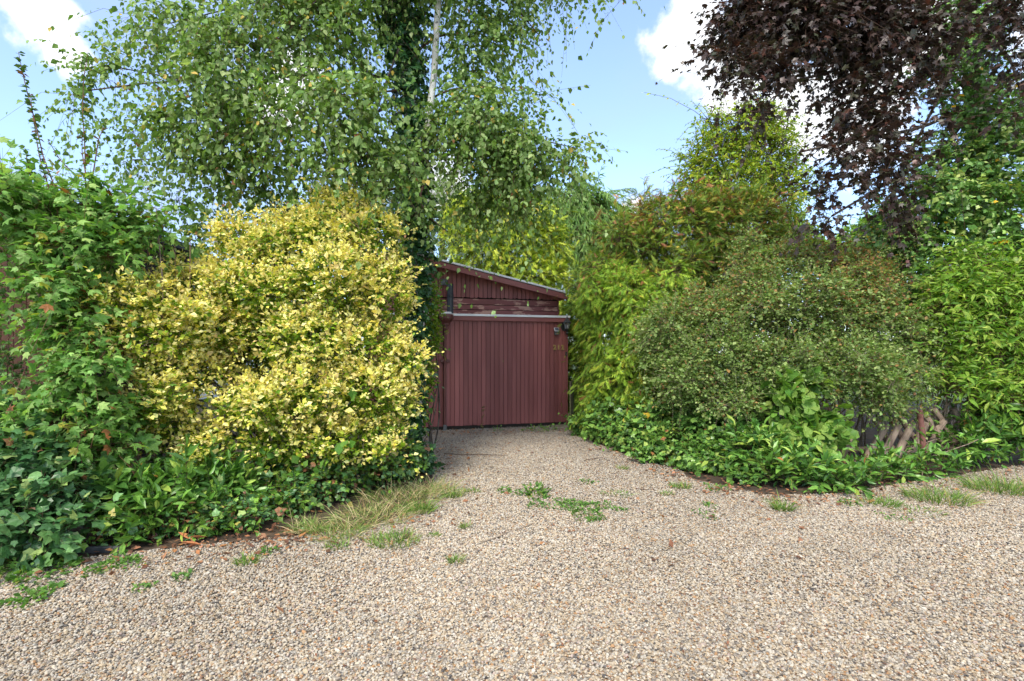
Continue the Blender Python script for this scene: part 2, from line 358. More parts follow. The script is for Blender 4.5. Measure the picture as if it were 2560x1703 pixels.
def sample_blobs(blobs, n, seed, shell=.55, inside=.72, back=.5, zmin=.04, hole=None, core=.22):
    """points near the surface of a union of ellipsoids, with outward directions"""
    r = np.random.default_rng(seed)
    C = np.array([b[0] for b in blobs]); R = np.array([b[1] for b in blobs])
    w = np.array([b[2] * (b[1][0] * b[1][2] + .6 * b[1][1] * (b[1][0] + b[1][2])) for b in blobs]); w /= w.sum()
    pts, outs = [], []; have = 0
    for _ in range(40):
        k = r.choice(len(blobs), size=n * 2, p=w); d = nrm(r.normal(size=(n * 2, 3)))
        rad = shell + (1 - shell) * r.random(n * 2) ** .6
        q0 = C[k] + d * R[k]; rad = rad * np.clip(1 + .13 * wave_noise(q0, 3.0, seed + 3) + .10 * wave_noise(q0, 8.0, seed + 4), .55, 1.4)
        inner = r.random(n * 2) < core; rad = np.where(inner, r.uniform(.3, .8, n * 2), rad)
        p = C[k] + d * R[k] * rad[:, None]
        ok = p[:, 2] > zmin
        ok &= (d[:, 1] < .25) | (r.random(len(d)) < back)
        for j in range(len(blobs)):
            q = ((p - C[j]) / R[j]); inn = (q * q).sum(1) < inside ** 2; ok &= ~(inn & (k != j)) | inner | (r.random(len(d)) < .12)
        if hole:
            h = wave_noise(p, hole[0] * 3.0, seed + 9); ok &= (h < hole[1]) | inner | (r.random(len(d)) < hole[2])
        pts.append(p[ok]); outs.append(nrm(d[ok] / R[k[ok]])); have += ok.sum()
        if have >= n: break
    return np.concatenate(pts)[:n], np.concatenate(outs)[:n]

def twig_set(p, d, L, droop, r, m=4):
    t = np.linspace(-.2, 1, m)[None, :, None]; g = np.array([0, 0, -1.0])
    return p[:, None] + d[:, None] * L[:, None, None] * t + g * (droop * L)[:, None, None] * t * np.abs(t)

def twig_leaves(p, d, L, droop, k, size, r, ang=50, hang=.0, up=.7, face=.35, rnd=.45, jit=.25, outs=None, sjit=.28, tlo=.12):
    """k leaves along each twig, alternating sides"""
    n = len(p); t = np.clip(np.linspace(tlo, 1, k)[None] + r.normal(0, .05, (n, k)), .02, 1.02)
    g = np.array([0, 0, -1.0])
    pos = p[:, None] + d[:, None] * (L[:, None] * t)[..., None] + g * ((droop * L)[:, None] * t * t)[..., None]
    tan = nrm(d[:, None] + g * (2 * droop[:, None] * t)[..., None])
    side = nrm(np.cross(tan, np.array([0, 0, 1.0]) + r.normal(0, .35, (n, k, 3))))
    sgn = np.where((np.arange(k)[None] + r.integers(0, 2, (n, 1))) % 2 == 0, 1.0, -1.0)[..., None]
    a = np.radians(ang) + r.normal(0, .25, (n, k, 1))
    a = np.where(np.arange(k)[None, :, None] == k - 1, a * .25, a)
    D = tan * np.cos(a) + side * sgn * np.sin(a) + g * hang + r.normal(0, jit, (n, k, 3))
    o = outs[:, None] if outs is not None else d[:, None]
    N = np.array([0, 0, 1.0]) * up + o * face + r.normal(0, rnd, (n, k, 3))
    S = size * np.exp(r.normal(0, sjit, (n, k))) * np.where(t > .9, .85, 1.0)
    return pos.reshape(-1, 3), D.reshape(-1, 3), N.reshape(-1, 3), S.reshape(-1), t.reshape(-1)

def pick(pal, n, r):
    w = np.array([x[1] for x in pal], float); return r.choice(len(pal), size=n, p=w / w.sum())

def wood_part(root, name, paths, r, sides, mat, stuff=True):
    v, q = tube_arrays(paths, r, sides); loc = np.array(root.location)
    o = link(name, raw_mesh(name, v - loc, [q], smooth=sides > 4), mat, root)
    if stuff: o['kind'] = 'stuff'
    return o

def lumps(blobs, n, lo, hi, seed, flat=.85):
    """small knobs standing out of the surface of a group of ellipsoids, so that its outline is uneven"""
    r = np.random.default_rng(seed); p, o = sample_blobs(blobs, n, seed + 1, .92, .95, .25, .2, None, 0.0)
    return list(blobs) + [(q, np.array([1, 1, flat]) * r.uniform(lo, hi), 1.0) for q in p]

def depth_in(blobs, p):
    d = np.full(len(p), 9.0)
    for c, R, w in blobs: d = np.minimum(d, np.linalg.norm((p - c) / R, axis=1))
    return d

def bush(root, blobs, n, k, size, tmpl, mat, pal, L=.22, outw=.8, upw=.35, rnd=.45, droop=.15, seed=1, singles=0, name='foliage', leafname='leaf',
         shell=.55, inside=.72, back=.45, hole=None, ang=50, hang=0., up=.7, face=.35, lrnd=.45, twig_r=.0022, twig_mat='twig', ci_fn=None, wood=True, zmin=.04, sjit=.28, tlo=.12, wild=(.07, 1.8), core=.22):
    r = np.random.default_rng(seed)
    blobs = [(c, np.maximum(R - .55 * L, .4 * R), w) for c, R, w in blobs]
    p, out = sample_blobs(blobs, n, seed, shell, inside, back, zmin, hole, core); n = len(p)
    d = nrm(out * outw + np.array([0, 0, 1.0]) * upw + r.normal(0, rnd, (n, 3)))
    Ls = L * np.exp(r.normal(0, .3, n)) * np.where(r.random(n) < wild[0], wild[1], 1.0); dr = np.abs(droop * (1 + r.normal(0, .4, n))) if droop >= 0 else droop * np.ones(n)
    if wood:
        m = 3 if n > 2400 else 4; sub = np.arange(n)[::2 if n > 6000 else 1]; paths = twig_set(p[sub], d[sub], Ls[sub], dr[sub], r, m)
        wood_part(root, 'twigs', paths, twig_r * np.linspace(1.0, .45, m)[None] * np.ones((len(sub), 1)), 3, M[twig_mat])
    lp, D, N, S, t = twig_leaves(p, d, Ls, dr, k, size, r, ang, hang, up, face, lrnd, outs=out, sjit=sjit, tlo=tlo)
    ci = ci_fn(lp, t, np.repeat(out, k, axis=0), r, depth_in(blobs, lp)) if ci_fn else pick(pal, len(lp), r)
    ok = lp[:, 2] > .012
    add_leaves(root, lp[ok], D[ok], N[ok], S[ok], ci[ok], [c for c, _ in pal], tmpl, M[mat], singles, name, leafname, seed)
    return p, out

def stems(root, base, targets, r0, mat='bark', seed=3, spread=.25, name='stem', sag=.0, sides=6, m=10, top=.35, wig=.06, stuff=False):
    """one tube for each target, rising from around base"""
    r = np.random.default_rng(seed)
    for tg in targets:
        b = np.array(base, float) + np.array([r.uniform(-spread, spread), r.uniform(-spread, spread) * .6, 0]); t = np.linspace(0, 1, m)[:, None]
        tg = np.array(tg, float); h = tg - b
        path = b + h * t + np.array([h[0], h[1], 0]) * (-.28) * (t * (1 - t)) * 2 + np.array([0, 0, 1.]) * sag * (t * (1 - t))
        for q in (1, 2, 3): path += np.sin(np.pi * q * t) * r.normal(0, wig * 1.3 / q, 3) * np.array([1, 1, .5])
        wood_part(root, name, path[None], (r0 * r.uniform(.75, 1.2) * np.linspace(1, top, m))[None], sides, M[mat], stuff)

def plant(name, label, cat, px, py, Y, group=None):
    b = P(px, py, Y); return tag(empty(name, (b[0], b[1], 0.0)), label, cat, group)
# ------------------------------------------------------------------ ground and gravel
def soil_mat():
    m, t, o = new_mat('earth_and_grass')
    g = nd(t, 'ShaderNodeNewGeometry'); n1 = nd(t, 'ShaderNodeTexNoise'); n1.inputs['Scale'].default_value = 9; n1.inputs['Detail'].default_value = 8; t.links.new(g.outputs['Position'], n1.inputs['Vector'])
    r = nd(t, 'ShaderNodeValToRGB'); t.links.new(n1.outputs['Fac'], r.inputs[0])
    e = r.color_ramp.elements; e[0].position = .3; e[0].color = (.028, .018, .011, 1); e[1].position = .72; e[1].color = (.11, .07, .042, 1)
    x = e.new(.52); x.color = (.055, .036, .022, 1)
    n2 = nd(t, 'ShaderNodeTexNoise'); n2.inputs['Scale'].default_value = .35; n2.inputs['Detail'].default_value = 4; t.links.new(g.outputs['Position'], n2.inputs['Vector'])
    sp = nd(t, 'ShaderNodeSeparateXYZ'); t.links.new(g.outputs['Position'], sp.inputs[0])
    far = nd(t, 'ShaderNodeMapRange'); t.links.new(sp.outputs['Y'], far.inputs[0]); far.inputs[1].default_value = 13; far.inputs[2].default_value = 17
    mx = nd(t, 'ShaderNodeMix', data_type='RGBA'); t.links.new(far.outputs[0], mx.inputs[0]); t.links.new(r.outputs[0], mx.inputs[6]); mx.inputs[7].default_value = (.05, .085, .025, 1)
    bs = nd(t, 'ShaderNodeBsdfPrincipled'); bs.inputs['Roughness'].default_value = .95; t.links.new(mx.outputs[2], bs.inputs['Base Color'])
    bp = nd(t, 'ShaderNodeBump'); bp.inputs['Strength'].default_value = .7; bp.inputs['Distance'].default_value = .03; t.links.new(n1.outputs['Fac'], bp.inputs['Height']); t.links.new(bp.outputs[0], bs.inputs['Normal'])
    t.links.new(bs.outputs[0], o.inputs[0]); return m
gm = MB().add([(-300, -60, 0), (300, -60, 0), (300, 600, 0), (-300, 600, 0)], [(0, 1, 2, 3)]).mesh('ground')
tag(link('ground', gm, soil_mat()), kind='structure')

STONES = [(lin(242, 232, 214), 22), (lin(232, 216, 190), 22), (lin(222, 200, 166), 15), (lin(212, 206, 194), 12), (lin(196, 170, 138), 8), (lin(176, 164, 150), 8),
          (lin(206, 156, 104), 4.5), (lin(146, 138, 130), 5), (lin(104, 102, 104), 3.5), (lin(70, 72, 80), 2.2), (lin(158, 116, 88), 2.2), (lin(214, 192, 180), 4)]
SK = .55
def gravel_sheet_mat():
    m, t, o = new_mat('gravel_bed')
    g = nd(t, 'ShaderNodeNewGeometry'); v = nd(t, 'ShaderNodeTexVoronoi'); v.inputs['Scale'].default_value = 62; t.links.new(g.outputs['Position'], v.inputs['Vector'])
    sp = nd(t, 'ShaderNodeSeparateXYZ'); t.links.new(v.outputs['Color'], sp.inputs[0])
    r = nd(t, 'ShaderNodeValToRGB'); r.color_ramp.interpolation = 'CONSTANT'; t.links.new(sp.outputs[0], r.inputs[0])
    e = r.color_ramp.elements; tot = sum(w for _, w in STONES); acc = 0
    for i, (c, w) in enumerate(STONES):
        el = e[0] if i == 0 else (e[1] if i == 1 else e.new(acc / tot)); el.position = acc / tot; el.color = (*[x * .8 * SK for x in c], 1); acc += w
    n1 = nd(t, 'ShaderNodeTexNoise'); n1.inputs['Scale'].default_value = 2.2; n1.inputs['Detail'].default_value = 6; t.links.new(g.outputs['Position'], n1.inputs['Vector'])
    mr = nd(t, 'ShaderNodeMapRange'); t.links.new(n1.outputs['Fac'], mr.inputs[0]); mr.inputs[1].default_value = .35; mr.inputs[2].default_value = .7; mr.inputs[3].default_value = .0; mr.inputs[4].default_value = .6
    mx = nd(t, 'ShaderNodeMix', data_type='RGBA'); t.links.new(mr.outputs[0], mx.inputs[0]); t.links.new(r.outputs[0], mx.inputs[6]); mx.inputs[7].default_value = (.10, .07, .05, 1)
    bs = nd(t, 'ShaderNodeBsdfPrincipled'); bs.inputs['Roughness'].default_value = .9; t.links.new(mx.outputs[2], bs.inputs['Base Color'])
    bp = nd(t, 'ShaderNodeBump'); bp.inputs['Strength'].default_value = .8; bp.inputs['Distance'].default_value = .012; bp.invert = True; t.links.new(v.outputs['Distance'], bp.inputs['Height']); t.links.new(bp.outputs[0], bs.inputs['Normal'])
    t.links.new(bs.outputs[0], o.inputs[0]); return m
LEFT_EDGE = [G(-900, 1520), G(-300, 1465), G(0, 1425), G(330, 1385), G(640, 1352), G(900, 1325), G(1060, 1275), G(1085, 1200), G(1050, 1120), G(1010, 1079)]
RIGHT_EDGE = [G(1430, 1064), G(1440, 1088), G(1560, 1135), G(1700, 1190), G(1900, 1238), G(2080, 1240), G(2250, 1210), G(2560, 1165), G(3100, 1110), G(4200, 1080)]
POLY = np.array([(-14, 1.2, 0)] + [(-14, 3.2, 0)] + LEFT_EDGE + RIGHT_EDGE + [(30, 6, 0), (30, 1.2, 0)])
POLY = np.vstack([POLY, [(30, -12, 0), (-14, -12, 0)]])
me = bpy.data.meshes.new('gravel_drive'); me.from_pydata([(x, y, .004) for x, y, _ in POLY], [], [tuple(range(len(POLY)))]); me.update()
tag(link('gravel_drive', me, gravel_sheet_mat()), kind='structure')
def inside_poly(x, y, poly):
    c = np.zeros(len(x), bool); n = len(poly); j = n - 1
    for i in range(n):
        xi, yi, xj, yj = poly[i][0], poly[i][1], poly[j][0], poly[j][1]
        c ^= ((yi > y) != (yj > y)) & (x < (xj - xi) * (y - yi) / (yj - yi + 1e-12) + xi); j = i
    return c
def gravel_stones():
    r = np.random.default_rng(21)
    xs, ys = [], []
    for y0, y1, dens in [(1.9, 3.2, 9800), (3.2, 4.6, 8800), (4.6, 6.2, 7400), (6.2, 8.0, 5800), (8.0, 11.0, 4600)]:
        hw = y1 * .97 + .7; n = int(2 * hw * (y1 - y0) * dens); xs.append(r.uniform(-hw, hw, n)); ys.append(r.uniform(y0, y1, n))
    x, y = np.concatenate(xs), np.concatenate(ys)
    wob = .07 * wave_noise(np.stack([x, y, x * 0], 1), 5, 4); ok = inside_poly(x + wob, y + wob * .6, POLY)
    # a few worn, dirtier hollows where fewer stones lie
    w = wave_noise(np.stack([x, y, x * 0], 1), 1.4, 8); worn = np.clip((w - .4) * .5, 0, .5) * (y > 4.2); ok &= r.random(len(x)) > worn
    edge = (y > 7.4) & (r.random(len(x)) < .18 * (y - 7.4)); ok &= ~edge
    x, y = x[ok], y[ok]; n = len(x)
    s = .0054 * np.exp(r.normal(0, .27, n)); s = np.clip(s, .0035, .0135)
    z = .006 + r.random(n) ** 2 * .010 + .006 * wave_noise(np.stack([x, y, x * 0], 1), 2.5, 6).clip(-1, 1) * .5
    me = bpy.data.meshes.new('gravel'); me.vertices.add(n); me.vertices.foreach_set('co', np.stack([x, y, z], 1).astype(np.float32).reshape(-1))
    scl = s[:, None] * np.stack([r.uniform(.9, 1.45, n), r.uniform(.8, 1.1, n), r.uniform(.5, .85, n)], 1)
    rot = np.stack([r.normal(0, .35, n), r.normal(0, .35, n), r.uniform(0, 6.28, n)], 1)
    a = me.attributes.new('scl', 'FLOAT_VECTOR', 'POINT'); a.data.foreach_set('vector', scl.astype(np.float32).reshape(-1))
    a = me.attributes.new('rot', 'FLOAT_VECTOR', 'POINT'); a.data.foreach_set('vector', rot.astype(np.float32).reshape(-1))
    ci = r.choice(len(STONES), size=n, p=np.array([w for _, w in STONES]) / sum(w for _, w in STONES))
    pal_ = np.array([c for c, _ in STONES]); wts = np.array([w for _, w in STONES]); mean_ = (pal_ * wts[:, None]).sum(0) / wts.sum()
    col = (mean_ + .86 * (pal_[ci] - mean_)) * SK * r.uniform(.84, 1.16, (n, 1))
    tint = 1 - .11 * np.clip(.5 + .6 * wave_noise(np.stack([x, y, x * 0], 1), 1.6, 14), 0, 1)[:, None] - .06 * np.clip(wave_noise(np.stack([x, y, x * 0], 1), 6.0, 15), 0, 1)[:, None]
    near_garage = np.clip((y - 6.0) / 3.0, 0, 1)[:, None]; col = col * tint * (1 - .22 * near_garage) + np.array([0, .004, .012]) * near_garage  # stones get darker and slightly bluer towards the garage
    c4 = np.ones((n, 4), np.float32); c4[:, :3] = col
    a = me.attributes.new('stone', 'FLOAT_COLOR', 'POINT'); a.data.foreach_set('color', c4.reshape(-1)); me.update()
    m, t, o = new_mat('gravel_stone')
    at = nd(t, 'ShaderNodeAttribute', attribute_name='stone'); at.attribute_type = 'INSTANCER'
    bs = nd(t, 'ShaderNodeBsdfPrincipled'); bs.inputs['Roughness'].default_value = .72; bs.inputs['Specular IOR Level'].default_value = .3
    t.links.new(at.outputs['Color'], bs.inputs['Base Color']); t.links.new(bs.outputs[0], o.inputs[0])
    ob = link('gravel', me); ob['kind'] = 'stuff'; ob['label'] = 'loose cream and grey gravel stones on the drive'
    ng = bpy.data.node_groups.new('scatter_stones', 'GeometryNodeTree')
    ng.interface.new_socket('Geometry', in_out='INPUT', socket_type='NodeSocketGeometry'); ng.interface.new_socket('Geometry', in_out='OUTPUT', socket_type='NodeSocketGeometry')
    N = ng.nodes.new; gi, go = N('NodeGroupInput'), N('NodeGroupOutput')
    ico = N('GeometryNodeMeshIcoSphere'); ico.inputs['Radius'].default_value = 1; ico.inputs['Subdivisions'].default_value = 2
    pos = N('GeometryNodeInputPosition'); nz = N('ShaderNodeTexNoise'); nz.inputs['Scale'].default_value = 1.6; ng.links.new(pos.outputs[0], nz.inputs['Vector'])
    sub = N('ShaderNodeVectorMath'); sub.operation = 'SUBTRACT'; ng.links.new(nz.outputs['Color'], sub.inputs[0]); sub.inputs[1].default_value = (.5, .5, .5)
    sc_ = N('ShaderNodeVectorMath'); sc_.operation = 'SCALE'; ng.links.new(sub.outputs[0], sc_.inputs[0]); sc_.inputs['Scale'].default_value = 1.3
    sp = N('GeometryNodeSetPosition'); ng.links.new(ico.outputs[0], sp.inputs['Geometry']); ng.links.new(sc_.outputs[0], sp.inputs['Offset'])
    sm = N('GeometryNodeSetMaterial'); ng.links.new(sp.outputs[0], sm.inputs[0]); sm.inputs['Material'].default_value = m
    ia, ib = N('GeometryNodeInputNamedAttribute'), N('GeometryNodeInputNamedAttribute')
    for q, nm in ((ia, 'rot'), (ib, 'scl')): q.data_type = 'FLOAT_VECTOR'; q.inputs['Name'].default_value = nm
    inst = N('GeometryNodeInstanceOnPoints'); ng.links.new(gi.outputs[0], inst.inputs['Points']); ng.links.new(sm.outputs[0], inst.inputs['Instance'])
    ng.links.new(ia.outputs[0], inst.inputs['Rotation']); ng.links.new(ib.outputs[0], inst.inputs['Scale']); ng.links.new(inst.outputs[0], go.inputs[0])
    md = ob.modifiers.new('scatter', 'NODES'); md.node_group = ng
    me.materials.append(m)
gravel_stones()

# ------------------------------------------------------------------ timber garage
R0 = G(1416, 1064); L0 = G(1110, 1076)
UX = nrm((R0 - L0)); ANG = math.atan2(UX[1], UX[0])
NB = np.array([-UX[1], UX[0], 0])                                    # away from the camera
def hit(px, py, d=0.0):
    """where the line of sight through a photo pixel meets the plane d metres behind the front: local x, z"""
    ray = np.array([(px - CX) / F, 1.0, (CY - py) / F]); o = R0 + NB * d; cam0 = np.array([0, 0, EYE])
    k = ((o - cam0) @ NB) / (ray @ NB); p = cam0 + ray * k - R0
    return float(p @ UX), float(p[2])
SHED = tag(empty('timber_garage', R0, ANG), 'maroon timber garage of vertical boards with low pitched roof behind the gravel', 'garage')
def spart(name, mb, mat, bevel=0.0, parent=None): return link(name, mb.mesh(name, bevel), M[mat], parent or SHED)
x_pipe = hit(1111, 900)[0]; z_top = hit(1416, 806)[1]; z_fl = hit(1416, 793)[1]
x_left = x_pipe - 1.35
rs = random.Random(4)
spart('wall', MB().box(x_left, 0.0, .026, 5.2, .03, z_fl - .01), 'dark')
pw = (0.0 - x_pipe) / 28
def planks(x0, x1, z0, z1, y, n):
    w = (x1 - x0) / n
    me = MB().box(-w / 2 + .0032, w / 2 - .0032, 0, .02, 0, 1).mesh('plank', .0022)
    for i in range(n):
        o = link('plank', me, M['maroon'], SHED, (x0 + w * (i + .5), y + rs.uniform(-.002, .002), z0 - rs.uniform(0, .008))); o.scale = (1, 1, z1 - z0)
planks(x_pipe + .02, -.004, .075, z_top + .02, .0, 28)
planks(x_left, x_pipe - .02, .075, z_top + .02, .012, 15)
spart('side_post', MB().box(-.001, .03, -.006, .09, .03, z_top + .01), 'maroon_trim', .003)
spart('plinth', MB().box(x_left, 0.0, .008, .1, .0, .07), 'dark')
spart('sill', MB().box(hit(1372, 1072)[0], .12, -.34, -.02, .0, .028), 'concrete', .008)
spart('fascia', MB().box(x_pipe - .04, .05, -.05, -.022, z_top, z_fl - .014), 'maroon_trim', .003)
spart('fascia', MB().box(x_left, x_pipe - .16, -.05, -.022, z_top, z_fl - .014), 'maroon_trim', .003)
spart('flashing', MB().box(x_pipe - .02, .06, -.066, .42, z_fl - .018, z_fl + .022), 'zinc', .003)
spart('flashing', MB().box(x_left, x_pipe - .12, -.066, .42, z_fl - .018, z_fl + .022), 'zinc', .003)
# gable wall set back behind the flat front bay
DG = .38
gx1 = hit(1395, 760, DG)[0]; gx0 = x_left - .1
rx1, rz1 = hit(1409, 747, DG - .30); rx0, rz0 = hit(1100, 668, DG - .30)          # lower edge of the verge board
sl = (rz1 - rz0) / (rx1 - rx0)
roof = lambda x: rz1 + sl * (x - rx1)
apex_x = x_pipe - .75
def roof2(x): return roof(x) if x >= apex_x else roof(apex_x) + sl * -1 * (x - apex_x)
spart('gable_backing', MB().prism([(gx0, z_fl), (gx1, z_fl), (gx1, roof2(gx1) + .06), (apex_x, roof2(apex_x) + .06), (gx0, roof2(gx0) + .06)], DG + .022, DG + .09), 'dark')
zb0 = z_fl + .024; bz = [zb0, hit(1250, 776, DG)[1], hit(1250, 763.5, DG)[1], hit(1250, 748, DG)[1]]
for i in range(3):
    a, b = bz[i] + .006, bz[i + 1] - .006
    spart('board', MB().prism([(gx0, a), (gx1 - .012, a), (gx1 - .012, b), (gx0, b)], DG - .006 + .004 * i, DG + .018), 'peel', .003)
spart('corner_board', MB().box(gx1 - .01, gx1 + .012, DG - .02, DG + .1, zb0, roof2(gx1) + .03), 'maroon_trim', .002)
npk = 44; w = (gx1 - gx0) / npk
for i in range(npk):
    xa, xb = gx0 + w * i + .005, gx0 + w * (i + 1) - .005; ph = i % 3
    lo = [bz[3] + .010 + (.012 if ph == 1 else .0) + rs.uniform(-.003, .003), bz[3] + .010 + (.018 if ph == 0 else .004)]
    ta, tb = roof2(xa) + .05, roof2(xb) + .05
    xm = (xa + xb) / 2
    if min(ta, tb) > max(lo) + .02:
        mb = MB().prism([(xa, lo[0] + (.012 if ph == 0 else 0)), (xm, min(lo)), (xb, lo[1]), (xb, tb), (xa, ta)], DG - .024 + rs.uniform(-.0015, .0015), DG - .004)
        spart('plank', mb, 'maroon')
# roof slab, verge board and pale metal edge trim
ov = DG - .30
def slab(name, x0, x1, y0, y1, lo, hi, mat, bevel=.002):
    s_ = 1 if x0 >= apex_x - .01 else -1
    return spart(name, MB().prism([(x0, roof2(x0) + lo), (x1, roof2(x1) + lo), (x1, roof2(x1) + hi), (x0, roof2(x0) + hi)], y0, y1), mat, bevel)
slab('verge_board', apex_x, rx1 + .02, ov, ov + .024, 0, .105, 'maroon_trim'); slab('verge_board', gx0 - .2, apex_x - .002, ov, ov + .024, 0, .105, 'maroon_trim')
slab('roof', apex_x, rx1 + .06, ov + .026, 5.4, .055, .118, 'roofing'); slab('roof', gx0 - .2, apex_x - .002, ov + .026, 5.4, .055, .118, 'roofing')
slab('roof_trim', apex_x, rx1 + .035, ov - .014, ov + .06, .121, .156, 'zinc'); slab('roof_trim', gx0 - .2, apex_x - .002, ov - .014, ov + .06, .121, .156, 'zinc')
spart('gutter', MB().box(rx1 + .02, rx1 + .1, ov + .03, 5.3, roof2(rx1) + .0, roof2(rx1) + .06), 'maroon_trim', .004)
# rain pipe with hopper
pip = MB(); pip.tube([(x_pipe, -.075, .02), (x_pipe, -.075, .8), (x_pipe + .004, -.075, z_top - .14), (x_pipe + .012, -.075, z_top - .10)], .026, 12)
dp = spart('downpipe', pip, 'pipe')
hx = x_pipe + .02
hop = MB().lathe([(.035, -.20), (.05, -.19), (.05, -.14), (.066, -.13), (.066, -.09), (.07, -.08), (.12, -.03), (.135, .0), (.135, .075), (.125, .075), (.115, .01)], 16, (hx, -.09, z_top + .03))
link('hopper', hop.mesh('hopper'), M['pipe'], dp)
br = MB().box(x_pipe - .085, x_pipe + .085, -.06, -.002, hit(1111, 902)[1] - .03, hit(1111, 902)[1] + .03)
link('bracket', br.mesh('bracket', .006), M['pipe'], dp)
link('shoe', MB().lathe([(.036, 0), (.036, .09), (.028, .1)], 12, (x_pipe, -.075, .012)).mesh('shoe'), M['plastic'], dp)
spl = MB().box(hx - .02, hx + .10, -.09, .1, z_fl + .013, z_fl + .05).box(hx - .09, hx - .02, -.10, -.064, z_fl - .06, z_fl + .034)
spart('flashing_corner', spl, 'zinc', .008)
# flue pipe and vent on the gable
fx0, fz0 = hit(1125, 782, DG - .14); fz1 = hit(1125, 711, DG - .14)[1]
fl = spart('flue', MB().lathe([(.062, z_fl + .02), (.062, fz0 + (fz1 - fz0) * .52)], 18, (fx0, DG - .16, 0)), 'flue')
prof = [(.064, fz0 + (fz1 - fz0) * .52)]
for k in range(3): z = fz0 + (fz1 - fz0) * .53 + k * .022; prof += [(.07, z), (.07, z + .010), (.062, z + .012), (.062, z + .02)]
prof += [(.058, fz1 - .1), (.062, fz1 - .09), (.062, fz1)]
link('flue_cap', MB().lathe(prof, 18, (fx0, DG - .16, 0)).mesh('flue_cap'), M['flue'], fl)
vx, vz = hit(1110, 706, DG - .03)
vt = spart('vent', MB().box(vx - .06, vx + .06, DG - .075, DG - .026, vz - .06, vz + .06), 'plastic', .006)
for k in range(4): link('slat', MB().box(vx - .05, vx + .05, DG - .083, DG - .076, vz - .045 + k * .024, vz - .032 + k * .024).mesh('slat'), M['plastic'], vt)
# things fixed to the front
def on_wall(px, py, off): x, z = hit(px, py, 0); q = R0 + UX * x - NB * off; return (q[0], q[1], z)
LN = tag(empty('wall_lantern', on_wall(1413, 812, .0), ANG), 'black carriage lantern fixed beside the hedge at the top corner of the garage', 'lantern')
lx, ly = .0, -.10
link('wall_plate', MB().lathe([(.0, -.02), (.052, -.02), (.06, -.008), (.06, .0)], 18).mesh('wall_plate'), M['blackmetal'], LN).matrix_basis = Matrix.Translation((-.035, -.004, -.03)) @ Matrix.Diagonal((1, 1, 1.5, 1)) @ Matrix.Rotation(math.radians(90), 4, 'X')
link('arm', MB().tube([(-.035, -.01, -.09), (-.03, -.05, -.125), (-.012, -.085, -.12), (0, -.10, -.095)], [.009, .009, .009, .008], 8).mesh('arm'), M['blackmetal'], LN)
link('cap', MB().lathe([(.094, .032), (.092, .04), (.062, .062), (.048, .085), (.03, .11), (.016, .124), (.012, .15), (.004, .165)], 6, (lx, ly, .0)).mesh('cap'), M['blackmetal'], LN)
gl = link('glass', MB().lathe([(.042, -.088), (.072, .03)], 6, (lx, ly, 0)).mesh('glass'), M['glass'], LN)
for k in range(6):
    a = 2 * math.pi * k / 6
    link('glazing_bar', MB().tube([(lx + .044 * math.cos(a), ly + .044 * math.sin(a), -.09), (lx + .075 * math.cos(a), ly + .075 * math.sin(a), .033)], .005, 6).mesh('glazing_bar'), M['blackmetal'], gl)
link('base', MB().lathe([(.006, -.195), (.02, -.185), (.024, -.17), (.014, -.152), (.012, -.135), (.03, -.12), (.018, -.11), (.05, -.095), (.05, -.086)], 14, (lx, ly, 0)).mesh('base'), M['blackmetal'], LN)
link('bulb', MB().lathe([(.008, -.08), (.016, -.05), (.018, -.03), (.008, -.005)], 10, (lx, ly, 0)).mesh('bulb'), M['white'], LN)
SL = tag(empty('solar_light', on_wall(1390, 828, .0), ANG), 'small solar wall light with tilted panel left of the lantern', 'solar light')
link('housing', MB().box(-.04, .04, -.05, -.003, -.075, .012).mesh('housing', .006), M['plastic'], SL)
pn = link('panel_frame', MB().box(-.05, .05, -.045, .045, -.006, .006).mesh('panel_frame', .003), M['white'], SL); pn.matrix_basis = Matrix.Translation((-.004, -.052, .03)) @ Matrix.Rotation(math.radians(52), 4, 'X')
link('solar_cell', MB().box(-.041, .041, -.036, .036, .007, .009).mesh('solar_cell'), M['pv'], pn)
link('sensor', MB().lathe([(.0, .012), (.012, .01), (.016, 0)], 12).mesh('sensor'), M['brass'], SL).matrix_basis = Matrix.Translation((.008, -.05, -.045)) @ Matrix.Rotation(math.radians(90), 4, 'X')
HN = tag(empty('house_number', on_wall(1396, 868, .0), ANG), 'brass house number 212 screwed to the garage below the lantern', 'house number')
def digit(ch):
    cu = bpy.data.curves.new('digit', 'FONT'); cu.body = ch; cu.size = .125; cu.extrude = .006; cu.offset = .0045; cu.bevel_depth = .002; cu.align_x = 'CENTER'; cu.align_y = 'CENTER'; cu.resolution_u = 4
    ob = bpy.data.objects.new('digit', cu); COL.objects.link(ob); bpy.context.view_layer.update()
    me = bpy.data.meshes.new_from_object(ob.evaluated_get(bpy.context.evaluated_depsgraph_get())); bpy.data.objects.remove(ob); return me
for k, ch in enumerate('212'):
    o = link('digit', digit(ch), M['brass'], HN); o.matrix_basis = Matrix.Translation(((k - 1) * .082, -.012, -.01)) @ Matrix.Rotation(math.radians(90), 4, 'X')
DB = tag(empty('doorbell', on_wall(1415, 884, .0), ANG), 'small dark bell push under the house number at the garage edge', 'doorbell')
link('housing', MB().box(-.018, .018, -.026, -.004, -.045, .035).mesh('housing', .005), M['blackmetal'], DB)
link('button', MB().lathe([(.009, 0), (.009, .006), (.006, .009)], 12).mesh('button'), M['plastic'], DB).matrix_basis = Matrix.Translation((0, -.026, -.012)) @ Matrix.Rotation(math.radians(90), 4, 'X')
